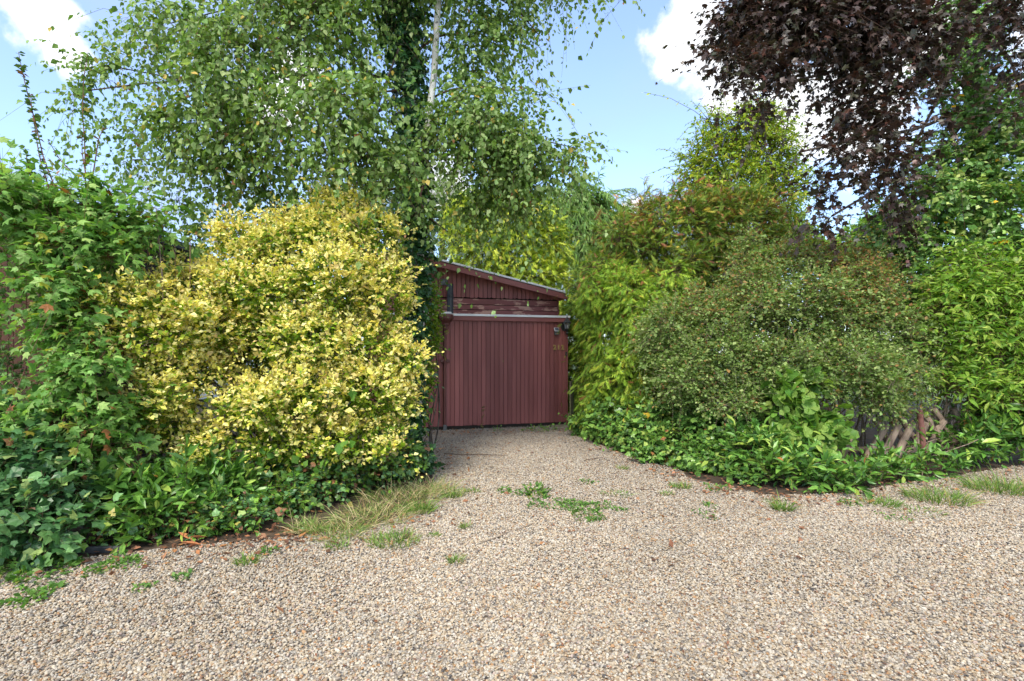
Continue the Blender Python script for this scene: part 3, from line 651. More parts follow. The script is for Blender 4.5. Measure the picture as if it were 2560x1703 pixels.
# weathered board standing beside the garage
b0 = G(1431, 1076)
BD = tag(empty('timber_board', b0, ANG + .9), 'weathered mossy timber board standing upright between garage and conifer hedge', 'board')
link('plank', MB().prism([(-.10, 0), (.0, 0), (.0, .86), (-.04, .9), (-.10, .91)], 0, .025).mesh('plank', .003), M['oldwood'], BD)
link('plank', MB().prism([(.006, 0), (.10, .0), (.10, .80), (.006, .85)], .003, .028).mesh('plank', .003), M['oldwood'], BD)
link('batten', MB().box(-.1, .1, .03, .06, .25, .32).mesh('batten', .003), M['oldwood'], BD)

# ------------------------------------------------------------------ left side: hut, wire fence, neighbouring house
HU = tag(empty('timber_hut', P(-160, 1000, 6.0) * np.array([1, 1, 0]), .0), 'dark brown boarded hut with black roof edge behind the wire fence', 'hut')
hw0, hw1 = P(-620, 0, 6.0)[0] - HU.location.x, P(128, 0, 6.0)[0] - HU.location.x
ht = P(0, 530, 6.0)[2]
link('wall', MB().box(hw0, hw1, .03, 2.6, .0, ht).mesh('wall'), M['dark'], HU)
nb = 24; bw = (hw1 - hw0) / nb; bme = MB().box(-bw / 2 + .002, bw / 2 - .002, 0, .024, 0, ht).mesh('plank', .003)
for i in range(nb): link('plank', bme, M['brownwood'], HU, (hw0 + bw * (i + .5), rs.uniform(-.004, .004), .02))
link('roof', MB().box(hw0 - .2, hw1 + .1, -.22, 2.8, ht, ht + .12).mesh('roof', .01), M['slate'], HU)
FE = tag(empty('wire_fence', P(60, 1000, 5.35) * np.array([1, 1, 0])), 'rusty welded wire mesh fence in front of the dark brown boards', 'fence')
fz = P(0, 600, 5.35)[2]
for k in range(22):
    x = P(-260 + k * 35 * 1.0, 0, 5.35)[0] - FE.location.x
    link('wire', MB().tube([(x, 0, 0), (x + rs.uniform(-.01, .01), .0, fz * .5), (x + rs.uniform(-.012, .012), 0, fz)], .0045, 5).mesh('wire'), M['wire'], FE)
for k in range(11):
    z = .05 + k * (fz - .05) / 10
    link('wire', MB().tube([(P(-300, 0, 5.35)[0] - FE.location.x, .006, z), (0, .006, z - .01), (P(520, 0, 5.35)[0] - FE.location.x, .006, z)], .0035, 5).mesh('wire'), M['blackmetal'], FE)
NH = tag(empty('neighbouring_house', P(300, 1000, 15) * np.array([1, 1, 0])), 'pale rendered house with dark roof glimpsed through leaves above the yellow shrub', 'house')
nx0, nx1 = P(120, 0, 15)[0] - NH.location.x, P(420, 0, 15)[0] - NH.location.x
nz1 = P(0, 672, 15)[2]
link('wall', MB().box(nx0, nx1, 0, 5, 0, nz1).mesh('wall'), M['wallwhite'], NH)
link('roof', MB().prism([(nx0 - .3, nz1), (nx1 + .3, nz1), (nx1 - .1, nz1 + .75), (nx0 + .1, nz1 + .75)], -.35, 5.3).mesh('roof', .02), M['slate'], NH)
wd = link('window', MB().box(nx1 - 1.5, nx1 - .9, -.06, .0, nz1 - 1.3, nz1 - .3).mesh('window', .01), M['white'], NH)
link('pane', MB().box(nx1 - 1.43, nx1 - .97, -.075, -.062, nz1 - 1.23, nz1 - .37).mesh('pane'), M['pv'], wd)
# ------------------------------------------------------------------ rustic pole fence and post on the right
PF = tag(empty('pole_fence', P(2150, 1000, 6.9) * np.array([1, 1, 0])), 'low rustic lattice fence of crossed round poles half buried in laurel', 'fence')
def pole(a, b, rad, mat='log', parent=PF):
    a, b = np.array(a) - np.array(parent.location), np.array(b) - np.array(parent.location); t = np.linspace(0, 1, 5)[:, None]
    path = a + (b - a) * t; path[1:-1] += RNG.normal(0, .006, (3, 3))
    link('pole', MB().tube(path, np.array([1, 1.04, .97, 1.0, .93]) * rad, 10).mesh('pole'), M[mat], parent)
for x0, y0, x1, y1, Y, d in [(2178, 1128, 2216, 1064, 6.75, 0), (2210, 1130, 2248, 1062, 6.75, 0), (2250, 1124, 2282, 1058, 6.8, 0), (2285, 1120, 2316, 1056, 6.85, 0), (2262, 1060, 2300, 1120, 6.92, 1), (2236, 1064, 2262, 1110, 6.88, 1),
                             (2200, 1070, 2230, 1120, 6.88, 1), (2110, 1128, 2132, 1092, 6.7, 0), (2085, 1120, 2116, 1078, 6.7, 0), (2096, 1082, 2124, 1116, 6.8, 1), (2322, 1056, 2352, 1104, 6.95, 1), (2326, 1110, 2360, 1052, 6.9, 0),
                             (2352, 1050, 2390, 1110, 7.0, 1), (1860, 1130, 1908, 1072, 6.75, 0), (1848, 1100, 1880, 1112, 6.8, 1), (2395, 1046, 2420, 1100, 7.05, 1)]:
    a, b = P(x0, y0, Y), P(x1, y1, Y); a2 = a - (b - a) * .45; a2[2] = max(a2[2], .02); pole(a2, b, .042 if not d else .035)
lo_, hi_ = P(1840, 1108, 6.85), P(2440, 1096, 7.05); pole((lo_[0], lo_[1], .20), (hi_[0], hi_[1], .20), .034)
PO = tag(empty('metal_post', P(2306, 1000, 6.6) * np.array([1, 1, 0])), 'short rusty red metal post standing by the pole fence', 'post')
pt = P(2298, 1026, 6.6) - np.array(PO.location); pb = P(2306, 1084, 6.6) - np.array(PO.location)
link('tube', MB().tube([(pb[0] + .02, 0, 0), (pb[0], 0, pb[2]), (pt[0], 0, pt[2])], .032, 14).mesh('tube'), M['rust'], PO)
link('rim', MB().lathe([(.035, -.012), (.035, .004), (.026, .004), (.026, -.03)], 14, (pt[0], 0, pt[2])).mesh('rim'), M['rust'], PO)
ED = tag(link('edging_strip', MB().add([(0, 0, 0), (.42, .0, 0), (.42, .03, 0), (0, .03, 0), (0, 0, .05), (.42, .0, .045), (.42, .03, .045), (0, .03, .05)], [(0, 3, 2, 1), (4, 5, 6, 7), (0, 1, 5, 4), (1, 2, 6, 5), (2, 3, 7, 6), (3, 0, 4, 7)]).mesh('edging_strip', .004), M['edging']),
         'short dark edging strip at the gravel edge below the left ivy', 'edging')
q = G(140, 1388); ED.location = (q[0], q[1], .0); ED.rotation_euler = (0, 0, .10)

# ------------------------------------------------------------------ far trees
GREEN = lambda *a: [(c, w) for c, w in a]
def far_tree(root, base, top, r0, mat='bark', lean=(0, 0), seed=1):
    b = np.array(base, float); t = np.linspace(0, 1, 8)[:, None]; path = b + (np.array(top) - b) * t; path[1:-1] += np.random.default_rng(seed).normal(0, .06, (6, 3)); 
    wood_part(root, 'trunk', path[None], (r0 * np.linspace(1, .25, 8))[None], 8, M[mat], False)
# ash tree
t = plant('ash_tree', 'airy yellow green ash tree standing behind the brown tipped conifers', 'tree', 1860, 600, 20)
B = [blob(1850, 330, 20, 110, 70, 1.6), blob(1790, 400, 20, 110, 70, 1.6), blob(1910, 390, 20, 100, 80, 1.6), blob(1740, 440, 20, 60, 60, 1.1), blob(1850, 470, 19.6, 140, 70, 1.6), blob(1960, 470, 20, 70, 80, 1.2),
     blob(1740, 530, 20, 60, 70, 1.2), blob(1840, 570, 20, 150, 70, 1.6), blob(1960, 570, 20, 80, 60, 1.2), blob(1770, 300, 20, 40, 40, .8), blob(1960, 320, 20, 45, 30, .7), blob(1900, 290, 20, 60, 40, .8), blob(1830, 660, 20, 150, 60, 1.4)]
far_tree(t, P(1865, 0, 20) * (1, 1, 0), P(1850, 330, 20), .16, 'palewood', seed=3)
stems(t, P(1862, 640, 20), [b[0] for b in B[:10]], .07, 'bark', 5, .05, 'limb')
bush(t, B, 2100, 16, .125, T_ASH, 'leaf', GREEN((lin(140, 165, 50), 4), (lin(168, 182, 58), 3), (lin(112, 142, 50), 3), (lin(190, 190, 62), 1)), L=.75, droop=.35, seed=31, hole=(1.1, .55, .10), shell=.3, twig_r=.012, back=.6, hang=.25, ang=60)
# weeping willow behind the garage
t = plant('willow_tree', 'weeping willow with hanging grey green strands behind the garage roof', 'tree', 1480, 600, 17)
B = [blob(1470, 520, 17, 70, 60, .9), blob(1430, 560, 17, 60, 60, .8), blob(1530, 560, 17, 60, 50, .9), blob(1570, 590, 17, 60, 60, .9), blob(1480, 620, 16.6, 80, 60, .9), blob(1440, 470, 17, 30, 30, .5), blob(1420, 500, 17, 50, 40, .6)]
far_tree(t, P(1480, 0, 17.3) * (1, 1, 0), P(1475, 480, 17.3), .25, seed=4)
stems(t, P(1480, 640, 17.3), [b[0] for b in B], .06, 'bark', 6, .05, 'limb')
bush(t, B, 700, 44, .20, T_WILLOW, 'leaf', GREEN((lin(125, 160, 85), 4), (lin(150, 180, 105), 3), (lin(105, 145, 80), 3)), L=1.35, outw=.5, upw=.2, rnd=.3, droop=1.1, seed=33, shell=.3, twig_r=.009, ang=22, hang=.7, up=.2, back=.5)
# grey green tree far behind the birch
t = plant('silver_willow', 'pale silvery willow far behind the birch, seen through a gap above the garage', 'tree', 1120, 600, 24)
B = [blob(1110, 490, 24, 60, 60, 1.4), blob(1150, 560, 24, 60, 60, 1.4), blob(1080, 590, 24, 60, 60, 1.4), blob(1000, 520, 24, 60, 60, 1.2), blob(940, 470, 24, 60, 40, 1.2), blob(720, 530, 24, 60, 40, 1.2), blob(860, 520, 24, 80, 50, 1.3)]
far_tree(t, P(1110, 0, 24) * (1, 1, 0), P(1110, 500, 24), .28, seed=5)
stems(t, P(1105, 700, 24), [b[0] for b in B], .06, 'bark', 7, .05, 'limb')
bush(t, B, 900, 14, .20, T_WILLOW, 'leaf', GREEN((lin(150, 170, 135), 3), (lin(170, 185, 155), 3), (lin(125, 150, 110), 2)), L=.8, droop=.4, seed=34, shell=.3, twig_r=.009, ang=35, hang=.2)
# golden conifer behind the garage
t = plant('golden_conifer', 'bright yellow green conifer rising right behind the garage roof', 'tree', 1280, 640, 14)
B = [blob(1300, 640, 14, 110, 80, 1.0), blob(1210, 620, 14, 90, 80, 1.0), blob(1290, 550, 14, 100, 70, 1.0), blob(1340, 690, 13.7, 80, 60, .8), blob(1180, 540, 14.3, 80, 60, .8), blob(1360, 610, 14, 60, 60, .7), blob(1250, 470, 14.4, 70, 60, .7), blob(1410, 770, 13.4, 45, 60, .5)]
far_tree(t, P(1270, 0, 14.4) * (1, 1, 0), P(1260, 440, 14.4), .18, seed=6)
stems(t, P(1270, 800, 14.4), [b[0] for b in B], .045, 'bark', 8, .05, 'limb')
bush(t, B, 2500, 5, .2, T_SPRAY, 'needle', GREEN((lin(170, 186, 58), 4), (lin(194, 204, 78), 3), (lin(132, 158, 48), 3)), L=.3, droop=.35, seed=35, hole=(1.6, .8, .2), shell=.5, twig_r=.007, ang=30, hang=.25, up=.8, inside=.8)
# light green tree and scrub on the right skyline
t = plant('pale_green_tree', 'light green rounded tree on the skyline left of the ivy tower', 'tree', 2190, 640, 15)
B = [blob(2190, 590, 15, 75, 45, .9), blob(2150, 620, 15, 50, 40, .7), blob(2230, 640, 15, 80, 50, .8), blob(2060, 640, 13, 60, 35, .6), blob(2000, 610, 14, 40, 50, .5)]
far_tree(t, P(2190, 0, 15.2) * (1, 1, 0), P(2190, 580, 15.2), .16, seed=8); stems(t, P(2190, 800, 15.2), [b[0] for b in B], .04, 'bark', 9, .05, 'limb')
bush(t, B, 1100, 12, .13, T_ASH, 'leaf', GREEN((lin(125, 160, 70), 3), (lin(150, 180, 85), 3), (lin(95, 135, 55), 2)), L=.35, droop=.2, seed=36, shell=.35, twig_r=.006)
# deep hedge mass closing the garden behind
t = plant('garden_hedge', 'dark green hedge closing the garden behind the shrubs', 'hedge', 1900, 700, 14)
B = [blob(x, 850, 13.5, 170, 110, .9) for x in range(-250, 900, 220)] + [blob(x, 830, 13.5, 170, 130, .9) for x in range(1500, 3000, 220)] + [blob(x, 690, 14, 150, 70, .8) for x in (-200, -20, 140)]
stems(t, P(1900, 1000, 13.6) * (1, 1, 0), [b[0] for b in B[4:10]], .05, 'bark', 9, .3)
bush(t, B, 2600, 6, .2, T_SMALL, 'leaf', GREEN((lin(60, 85, 35), 3), (lin(75, 100, 45), 3), (lin(50, 72, 30), 3)), L=.35, seed=37, shell=.6, twig_r=.006)

# ------------------------------------------------------------------ conifers on the right
BR_PAL = GREEN((lin(116, 144, 54), 5), (lin(142, 164, 62), 4), (lin(94, 126, 48), 4), (lin(204, 188, 76), 1.0), (lin(170, 112, 78), 1.2), (lin(142, 86, 64), 1.0), (lin(198, 138, 88), .8))
def cone_ci(lp, tt, out, r, dp_):
    n = len(lp); g = r.choice(4, size=n, p=[.36, .3, .26, .08]); z = lp[:, 2]
    h = np.clip((z - 2.5) / 2.2, 0, 1); b = (tt > .5) & (r.random(n) < .06 + .30 * h * (wave_noise(lp, 2.2, 3) > -.2))
    g[b] = 4 + r.choice(3, size=b.sum(), p=[.4, .35, .25]); return g
t = plant('brown_tipped_conifer', 'tall conifer with rusty brown cone clusters at its tips behind the hedge', 'tree', 1760, 640, 11.6)
B = [blob(1600, 650, 11, 120, 100, .9), blob(1720, 600, 11.4, 130, 110, 1.0), blob(1850, 570, 11.8, 120, 110, 1.0), blob(1930, 640, 11.6, 90, 90, .8), blob(1520, 700, 10.8, 80, 70, .7), blob(1650, 540, 11.4, 70, 60, .6),
     blob(1760, 700, 10.8, 150, 90, .8), blob(1600, 520, 11.4, 50, 60, .4, .55), blob(1700, 500, 11.5, 60, 50, .5, .5), blob(1830, 490, 11.9, 60, 60, .5, .55), blob(1540, 590, 11.2, 50, 60, .5), blob(1900, 530, 11.9, 60, 60, .5)]
for i, (px_, py_) in enumerate([(1600, 500), (1740, 520), (1850, 500)]): far_tree(t, P(px_ + 30, 0, 11.6) * (1, 1, 0), P(px_, py_, 11.6), .10, seed=20 + i)
stems(t, P(1740, 820, 11.6), [b[0] for b in B], .035, 'bark', 10, .3, 'limb')
B = lumps(B, 40, .15, .35, 410, 1.2)
bush(t, B, 4700, 5, .135, T_SPRAY, 'needle', BR_PAL, L=.30, upw=.45, droop=.35, seed=41, hole=(1.8, .75, .2), shell=.45, twig_r=.005, ang=32, hang=.15, up=.7, inside=.8, ci_fn=cone_ci)
t = plant('thuja_hedge', 'clipped bright green thuja hedge tight against the garage corner', 'hedge', 1530, 1000, 9.5)
B = [blob(1498, 740, 9.7, 46, 70, .6), blob(1570, 760, 9.3, 90, 90, .7), blob(1635, 830, 9.0, 100, 110, .7), blob(1526, 860, 9.5, 70, 130, .55), blob(1595, 950, 9.0, 110, 110, .6), blob(1518, 990, 9.4, 50, 80, .5), blob(1660, 740, 9.2, 80, 60, .6), blob(1475, 690, 10, 36, 30, .4), blob(1540, 690, 9.7, 60, 40, .5), blob(1690, 930, 9, 80, 90, .5), blob(1470, 900, 10.7, 20, 190, .35), blob(1438, 900, 11.5, 26, 170, .4, 1.6)]
for i, px_ in enumerate((1490, 1570, 1650)): far_tree(t, P(px_, 0, 9.7) * (1, 1, 0), P(px_, 740, 9.7), .06, seed=30 + i)
stems(t, P(1570, 940, 9.6), [b[0] for b in B], .02, 'bark', 11, .3, 'limb')
def thuja_ci(lp, tt, out, r, dp_):
    n = len(lp); g = r.choice(4, size=n, p=[.4, .32, .23, .05]); b = r.random(n) < .02 + .10 * np.clip((lp[:, 2] - 2.2), 0, 1); g[b] = 4; return g
B = [b for b in lumps(B, 40, .12, .26, 420, 1.1) if CX + F * (b[0][0] - b[1][0]) / b[0][1] > 1446 or b[0][1] > 11]
bush(t, B, 6000, 5, .115, T_SPRAY, 'needle', GREEN((lin(134, 168, 52), 1), (lin(160, 186, 64), 1), (lin(104, 142, 46), 1), (lin(178, 180, 60), 1), (lin(150, 95, 62), 1)), L=.2, outw=.9, upw=.1, droop=.45, seed=42, hole=(3.2, .8, .15), shell=.6, twig_r=.003, ang=30, hang=.3, up=.6, face=.5, inside=.85, ci_fn=thuja_ci)

# ------------------------------------------------------------------ grey green dome shrub
t = plant('spirea_shrub', 'large dome of small grey green leaves with brownish top right of the hedge', 'shrub', 1960, 1000, 7.5)
B = [blob(1700, 830, 7.8, 110, 100, .55), blob(1790, 790, 7.7, 90, 80, .5), blob(1900, 760, 7.5, 120, 110, .6), blob(2010, 790, 7.2, 120, 110, .65), blob(2130, 770, 7.3, 110, 120, .6), blob(2220, 830, 7.3, 95, 110, .5), blob(1820, 900, 7.1, 130, 100, .55), blob(1960, 920, 6.9, 130, 100, .55), blob(2100, 910, 6.8, 130, 100, .55), blob(2230, 930, 7.0, 70, 70, .4),
     blob(1720, 940, 7.2, 100, 80, .45), blob(1880, 660, 7.9, 70, 55, .4), blob(1960, 650, 7.9, 60, 50, .35), blob(2100, 680, 7.6, 80, 55, .45), blob(2190, 700, 7.5, 60, 55, .4), blob(2210, 1010, 6.8, 50, 60, .35), blob(1830, 1000, 6.9, 110, 55, .4), blob(2030, 690, 7.7, 50, 40, .3, .7), blob(1640, 860, 8.0, 60, 60, .4), blob(2290, 860, 7.3, 50, 60, .3)]
stems(t, P(2080, 0, 7.4) * (1, 1, 0), [b[0] + np.array([0, 0, .15]) for b in B for _ in range(2)], .013, 'palewood', 12, .35, 'stem')
def spi_ci(lp, tt, out, r, dp_):
    n = len(lp); g = r.choice(4, size=n, p=[.36, .3, .22, .12]); h = np.clip((lp[:, 2] - 1.7) / 1.0, 0, 1)
    b = r.random(n) < .05 + .40 * h * (.6 + .4 * np.sin(lp[:, 0] * 3)); g[b] = 4 + (r.random(b.sum()) < .4)
    y = (wave_noise(lp, 2.4, 17) > .9) & (lp[:, 2] < 1.4) & (r.random(n) < .5); g[y] = 6; return g
B = lumps(B, 54, .12, .30, 430)
bush(t, B, 12000, 9, .036, T_SMALL, 'leaf', GREEN((lin(118, 142, 76), 1), (lin(142, 164, 98), 1), (lin(90, 116, 58), 1), (lin(166, 182, 116), 1), (lin(170, 134, 86), 1), (lin(138, 98, 66), 1), (lin(178, 180, 80), 1)), L=.2, outw=.7, upw=.5, rnd=.5, droop=.3, seed=43, hole=(2.4, .65, .12), shell=.6, twig_r=.002, ci_fn=spi_ci, inside=.82, sjit=.3, wild=(.12, 2.2), core=.34, twig_mat='palewood')
# ------------------------------------------------------------------ forsythia at the right edge
t = plant('forsythia_shrub', 'bright green forsythia with long pointed leaves at the right edge', 'shrub', 2430, 1000, 7.4)
B = [blob(2420, 760, 7.2, 110, 90, .6), blob(2520, 720, 7.4, 110, 100, .6), blob(2380, 850, 7.0, 90, 90, .5), blob(2500, 860, 7.1, 110, 100, .6), blob(2620, 820, 7.2, 110, 160, .6), blob(2400, 960, 6.9, 90, 80, .5), blob(2530, 980, 6.9, 110, 80, .5), blob(2450, 670, 7.3, 60, 60, .4), blob(2360, 680, 7.3, 40, 50, .3), blob(2640, 980, 6.9, 90, 90, .5), blob(2340, 770, 7.1, 60, 60, .4)]
stems(t, P(2330, 0, 7.2) * (1, 1, 0), [b[0] + np.array([.1, 0, .2]) for b in B for _ in range(3)], .010, 'palewood', 13, .22, 'stem', wig=.04)
bush(t, B, 1650, 11, .088, T_FORS, 'leaf', GREEN((lin(116, 154, 54), 4), (lin(144, 174, 70), 3), (lin(90, 130, 48), 3), (lin(164, 184, 84), 1.5)), L=.42, outw=.55, upw=.7, rnd=.4, droop=.35, seed=44, hole=(2.4, .75, .15), shell=.5, twig_r=.003, singles=300, ang=62, hang=.15, twig_mat='redtwig')
# ------------------------------------------------------------------ copper maple and its ivy covered trunk
mt = P(2470, 0, 9.4) * (1, 1, 0)
t = plant('copper_maple', 'dark purple leaved maple hanging into the top right corner', 'tree', 2470, 600, 9.4)
path = np.array([mt, mt + (0, 0, 2.0), P(2450, 420, 9.3), P(2430, 120, 9.2), P(2400, -160, 9.0), P(2380, -420, 8.9)])
wood_part(t, 'trunk', path[None], np.array([[.24, .21, .18, .15, .12, .09]]), 10, M['bark'], False)
B = [blob(1860, 50, 7.6, 90, 80, .7), blob(1980, 60, 7.6, 90, 100, .8), blob(2130, 60, 7.7, 110, 100, .8), blob(2260, 110, 7.8, 90, 110, .7), blob(1920, 170, 7.2, 75, 65, .5), blob(1820, 150, 7.2, 60, 70, .4), blob(1870, 230, 7.1, 55, 45, .35), blob(1905, 285, 7.05, 30, 28, .25),
     blob(2140, 200, 7.6, 60, 70, .5), blob(2130, 290, 7.5, 65, 60, .45), blob(2240, 240, 7.7, 70, 70, .5), blob(2300, 170, 7.8, 60, 50, .4, .6), blob(2220, 330, 7.5, 90, 40, .4), blob(2330, 250, 7.6, 50, 40, .3, .5), blob(2110, 385, 7.1, 80, 32, .3), blob(2010, 372, 7.0, 50, 22, .22), blob(2200, 395, 7.2, 110, 34, .35), blob(2190, 465, 7.1, 110, 20, .3, .7), blob(2070, 490, 7.0, 80, 18, .25, .6), blob(2060, 550, 7.0, 85, 16, .2, .6), blob(2200, 535, 7.2, 80, 14, .25, .5),
     blob(2250, 520, 7.3, 50, 28, .25, .5), blob(2520, 40, 7.6, 70, 70, .5, .8), blob(2560, 170, 7.4, 50, 80, .4, .8), blob(2400, 60, 7.7, 60, 50, .4, .5), blob(2540, 290, 7.3, 45, 40, .3, .5), blob(2370, 320, 7.4, 70, 30, .3, .4), blob(2050, -110, 7.9, 240, 80, .7, .6), blob(2165, 610, 7.0, 30, 12, .15, .4)]
for i, (px_, py_, Y) in enumerate([(1860, 70, 7.6), (1870, 230, 7.2), (2060, 60, 7.6), (2180, 270, 7.6), (2000, 380, 7.1), (2120, 400, 7.2), (2080, 540, 7.1), (2230, 470, 7.4), (2300, 250, 7.8), (2540, 200, 7.4), (2100, -110, 7.9)]):
    s0 = path[3] * .5 + path[4] * .5 if i % 2 else path[2] * .4 + path[3] * .6
    stems(t, s0, [P(px_, py_, Y)], .04, 'bark', 50 + i, .03, 'limb', sag=.5)
bush(t, B, 2500, 7, .078, T_MAPLE, 'copper', GREEN((lin(60, 46, 42), 4), (lin(52, 45, 37), 4), (lin(70, 56, 52), 3), (lin(58, 60, 43), 4), (lin(96, 64, 54), .8), (lin(86, 78, 76), .8)), L=.45, outw=.7, upw=.0, rnd=.45, droop=.35, seed=45, hole=(1.9, .45, .06), shell=.35, twig_r=.004, singles=300, ang=60, hang=.3, up=.75, face=.3, twig_mat='twig', back=.55)
t = plant('climbing_ivy', 'flowering ivy wrapped round the copper maple trunk in a tall green tower', 'ivy', 2470, 640, 9.2)
B = [blob(2420, 40, 9.0, 90, 110, .5), blob(2430, 190, 8.9, 100, 110, .55), blob(2450, 330, 8.7, 120, 90, .6), blob(2380, 440, 8.5, 120, 90, .7), blob(2510, 430, 8.5, 110, 90, .7), blob(2310, 540, 8.4, 120, 80, .7), blob(2440, 560, 8.2, 130, 100, .8), blob(2570, 560, 8.4, 110, 110, .7),
     blob(2220, 610, 8.4, 90, 60, .5), blob(2350, 650, 8.0, 130, 90, .6), blob(2390, 520, 8.0, 110, 70, .5), blob(2300, 480, 8.4, 90, 60, .5), blob(2500, 680, 8.1, 150, 100, .7), blob(2300, 740, 8.2, 90, 80, .5), blob(2600, 250, 8.8, 70, 90, .5)]
stems(t, mt + (0, -.25, 0), [b[0] for b in B], .02, 'bark', 14, .15, 'stem')
def ivyfl_ci(lp, tt, out, r, dp_):
    n = len(lp); g = r.choice(3, size=n, p=[.4, .35, .25]); a = (tt > .8) & (r.random(n) < .75) & (lp[:, 2] < 5); g[a] = 3 + (r.random(a.sum()) < .5); y = r.random(n) < .006; g[y] = 5; return g
B = lumps(B, 40, .15, .34, 460)
bush(t, B, 3900, 7, .074, T_IVY3, 'gloss', GREEN((lin(96, 138, 64), 1), (lin(118, 158, 78), 1), (lin(76, 114, 52), 1), (lin(150, 174, 88), 1), (lin(172, 190, 108), 1), (lin(205, 165, 35), 1)), L=.22, outw=.9, upw=.25, droop=.2, seed=46, hole=(2.6, .8, .15), shell=.6, twig_r=.003, singles=300, ang=60, hang=.35, up=.45, face=.8, ci_fn=ivyfl_ci)

# ------------------------------------------------------------------ silver birch with ivy on its trunk
bt = P(1030, 0, 7.5) * (1, 1, 0)
t = plant('silver_birch', 'large silver birch with drooping leafy branches over garage and yellow shrub', 'tree', 1062, 700, 7.5)
trunk = np.array([bt, P(1034, 960, 7.5), P(1040, 760, 7.5), P(1040, 540, 7.5), P(1028, 300, 7.5), P(1010, 60, 7.5), P(1000, -200, 7.5), P(1010, -480, 7.5)])
wood_part(t, 'trunk', trunk[None], np.array([[.14, .13, .12, .11, .10, .09, .075, .05]]), 12, M['birchbark'], False)
st2 = np.array([P(1050, 520, 7.46), P(1072, 300, 7.2), P(1086, 180, 7.15), P(1092, 60, 7.1), P(1100, -60, 7.1), P(1110, -300, 7.1)])
wood_part(t, 'trunk', st2[None], np.array([[.05, .046, .044, .042, .04, .025]]), 10, M['birchbark'], False)
B = [blob(300, 190, 6.6, 150, 80, .6), blob(200, 250, 6.4, 85, 50, .4, .8), blob(420, 80, 6.6, 150, 110, .7), blob(600, 170, 6.2, 200, 150, .8), blob(500, 320, 6.4, 190, 110, .7), blob(640, 430, 6.6, 200, 100, .6), blob(440, 500, 6.8, 90, 80, .4, .7), blob(520, 600, 7.0, 110, 60, .4, .7),
     blob(790, 70, 6.6, 210, 130, .9), blob(850, 260, 5.8, 190, 120, .7), blob(900, 410, 6.0, 190, 100, .6), blob(760, -120, 6.8, 420, 110, 1.2), blob(1000, 420, 6.2, 130, 110, .6), blob(1190, 110, 7.4, 100, 170, .6), blob(1290, 40, 7.2, 90, 90, .5, .8), blob(1350, 110, 7.1, 50, 60, .3, .6),
     blob(1190, 320, 7.0, 160, 130, .8, 1.3), blob(1320, 380, 7.0, 150, 100, .6, 1.3), blob(1440, 390, 6.9, 80, 55, .3, .9), blob(1330, 250, 7.0, 70, 70, .4, .7), blob(1280, 490, 7.2, 110, 90, .6), blob(1190, 510, 7.5, 110, 80, .5), blob(1040, 540, 6.9, 80, 70, .4), blob(1120, 600, 6.9, 60, 36, .3, .35), blob(1540, 0, 6.5, 55, 36, .25, .8),
     blob(1200, -150, 7.2, 380, 120, 1.2), blob(330, 330, 6.6, 80, 70, .4, .6), blob(690, 300, 6.0, 140, 110, .5), blob(330, 420, 6.7, 60, 60, .35, .6), blob(740, 520, 6.8, 160, 60, .4)]
for i, b in enumerate(B):
    j = 3 + (i % 4); s0 = trunk[j] * .6 + trunk[j + 1 if j < 7 else 7] * .4
    if b[0][0] > 1.0 and b[0][2] > 5: s0 = trunk[6] * .3 + trunk[7] * .7
    if b[0][0] > -.2 and b[0][2] < 5: s0 = trunk[4]
    if b[0][2] < 3.4: s0 = trunk[3] * .7 + trunk[4] * .3
    stems(t, s0, [b[0] + np.array([0, 0, .1])], .026, 'twig' if i % 2 else 'bark', 90 + i, .02, 'limb', sag=.7, m=9, top=.22, wig=.07)
BIR = GREEN((lin(116, 144, 80), 5), (lin(138, 164, 102), 4), (lin(92, 122, 58), 4), (lin(158, 178, 120), 2), (lin(106, 136, 54), 2.5), (lin(190, 170, 84), .3), (lin(150, 105, 70), .1))
bush(t, B, 6300, 11, .058, T_BIRCH, 'leaf', BIR, L=.50, outw=.55, upw=.05, rnd=.45, droop=.75, seed=47, hole=(1.8, .72, .10), shell=.30, twig_r=.0024, singles=300, ang=55, hang=.55, up=.35, face=.45, lrnd=.5, back=.6, inside=.8, wild=(.04, 1.35))
t = plant('trunk_ivy', 'dark ivy sheathing the birch trunk beside the yellow shrub', 'ivy', 1066, 800, 7.4)
B = [blob(1005, -120, 7.3, 56, 120, .3), blob(1008, 60, 7.3, 58, 110, .32), blob(1022, 220, 7.3, 50, 110, .3), blob(1034, 380, 7.3, 46, 100, .28), blob(1042, 520, 7.3, 50, 90, .3), blob(1042, 640, 7.25, 44, 80, .3), blob(1036, 760, 7.2, 36, 90, .28), blob(1032, 890, 7.2, 32, 90, .26), blob(1026, 1010, 7.2, 34, 80, .26), blob(1010, 1100, 7.1, 50, 60, .3)]
stems(t, bt + (0, -.2, 0), [b[0] + (0, -.1, 0) for b in B[3:]], .015, 'bark', 15, .08, 'stem')
bush(t, B, 1800, 5, .068, T_IVY, 'gloss', GREEN((lin(58, 100, 58), 3), (lin(76, 122, 72), 3), (lin(46, 82, 46), 3), (lin(104, 144, 74), 1)), L=.13, outw=.9, upw=-.1, droop=.2, seed=48, hole=(3.5, 1.0, .2), shell=.75, twig_r=.0025, singles=300, ang=60, hang=.5, up=.3, face=.9, inside=.9)
t = plant('privet_bush', 'small yellow green bush between the birch trunk and the garage wall', 'shrub', 1090, 900, 7.9)
B = [blob(1072, 770, 7.9, 30, 55, .25), blob(1074, 850, 7.9, 28, 55, .25), blob(1062, 940, 7.8, 24, 60, .22), blob(1068, 720, 8.0, 20, 30, .2), blob(1050, 1040, 7.7, 20, 50, .2)]
stems(t, P(1074, 0, 7.9) * (1, 1, 0), [b[0] for b in B], .01, 'bark', 16, .06)
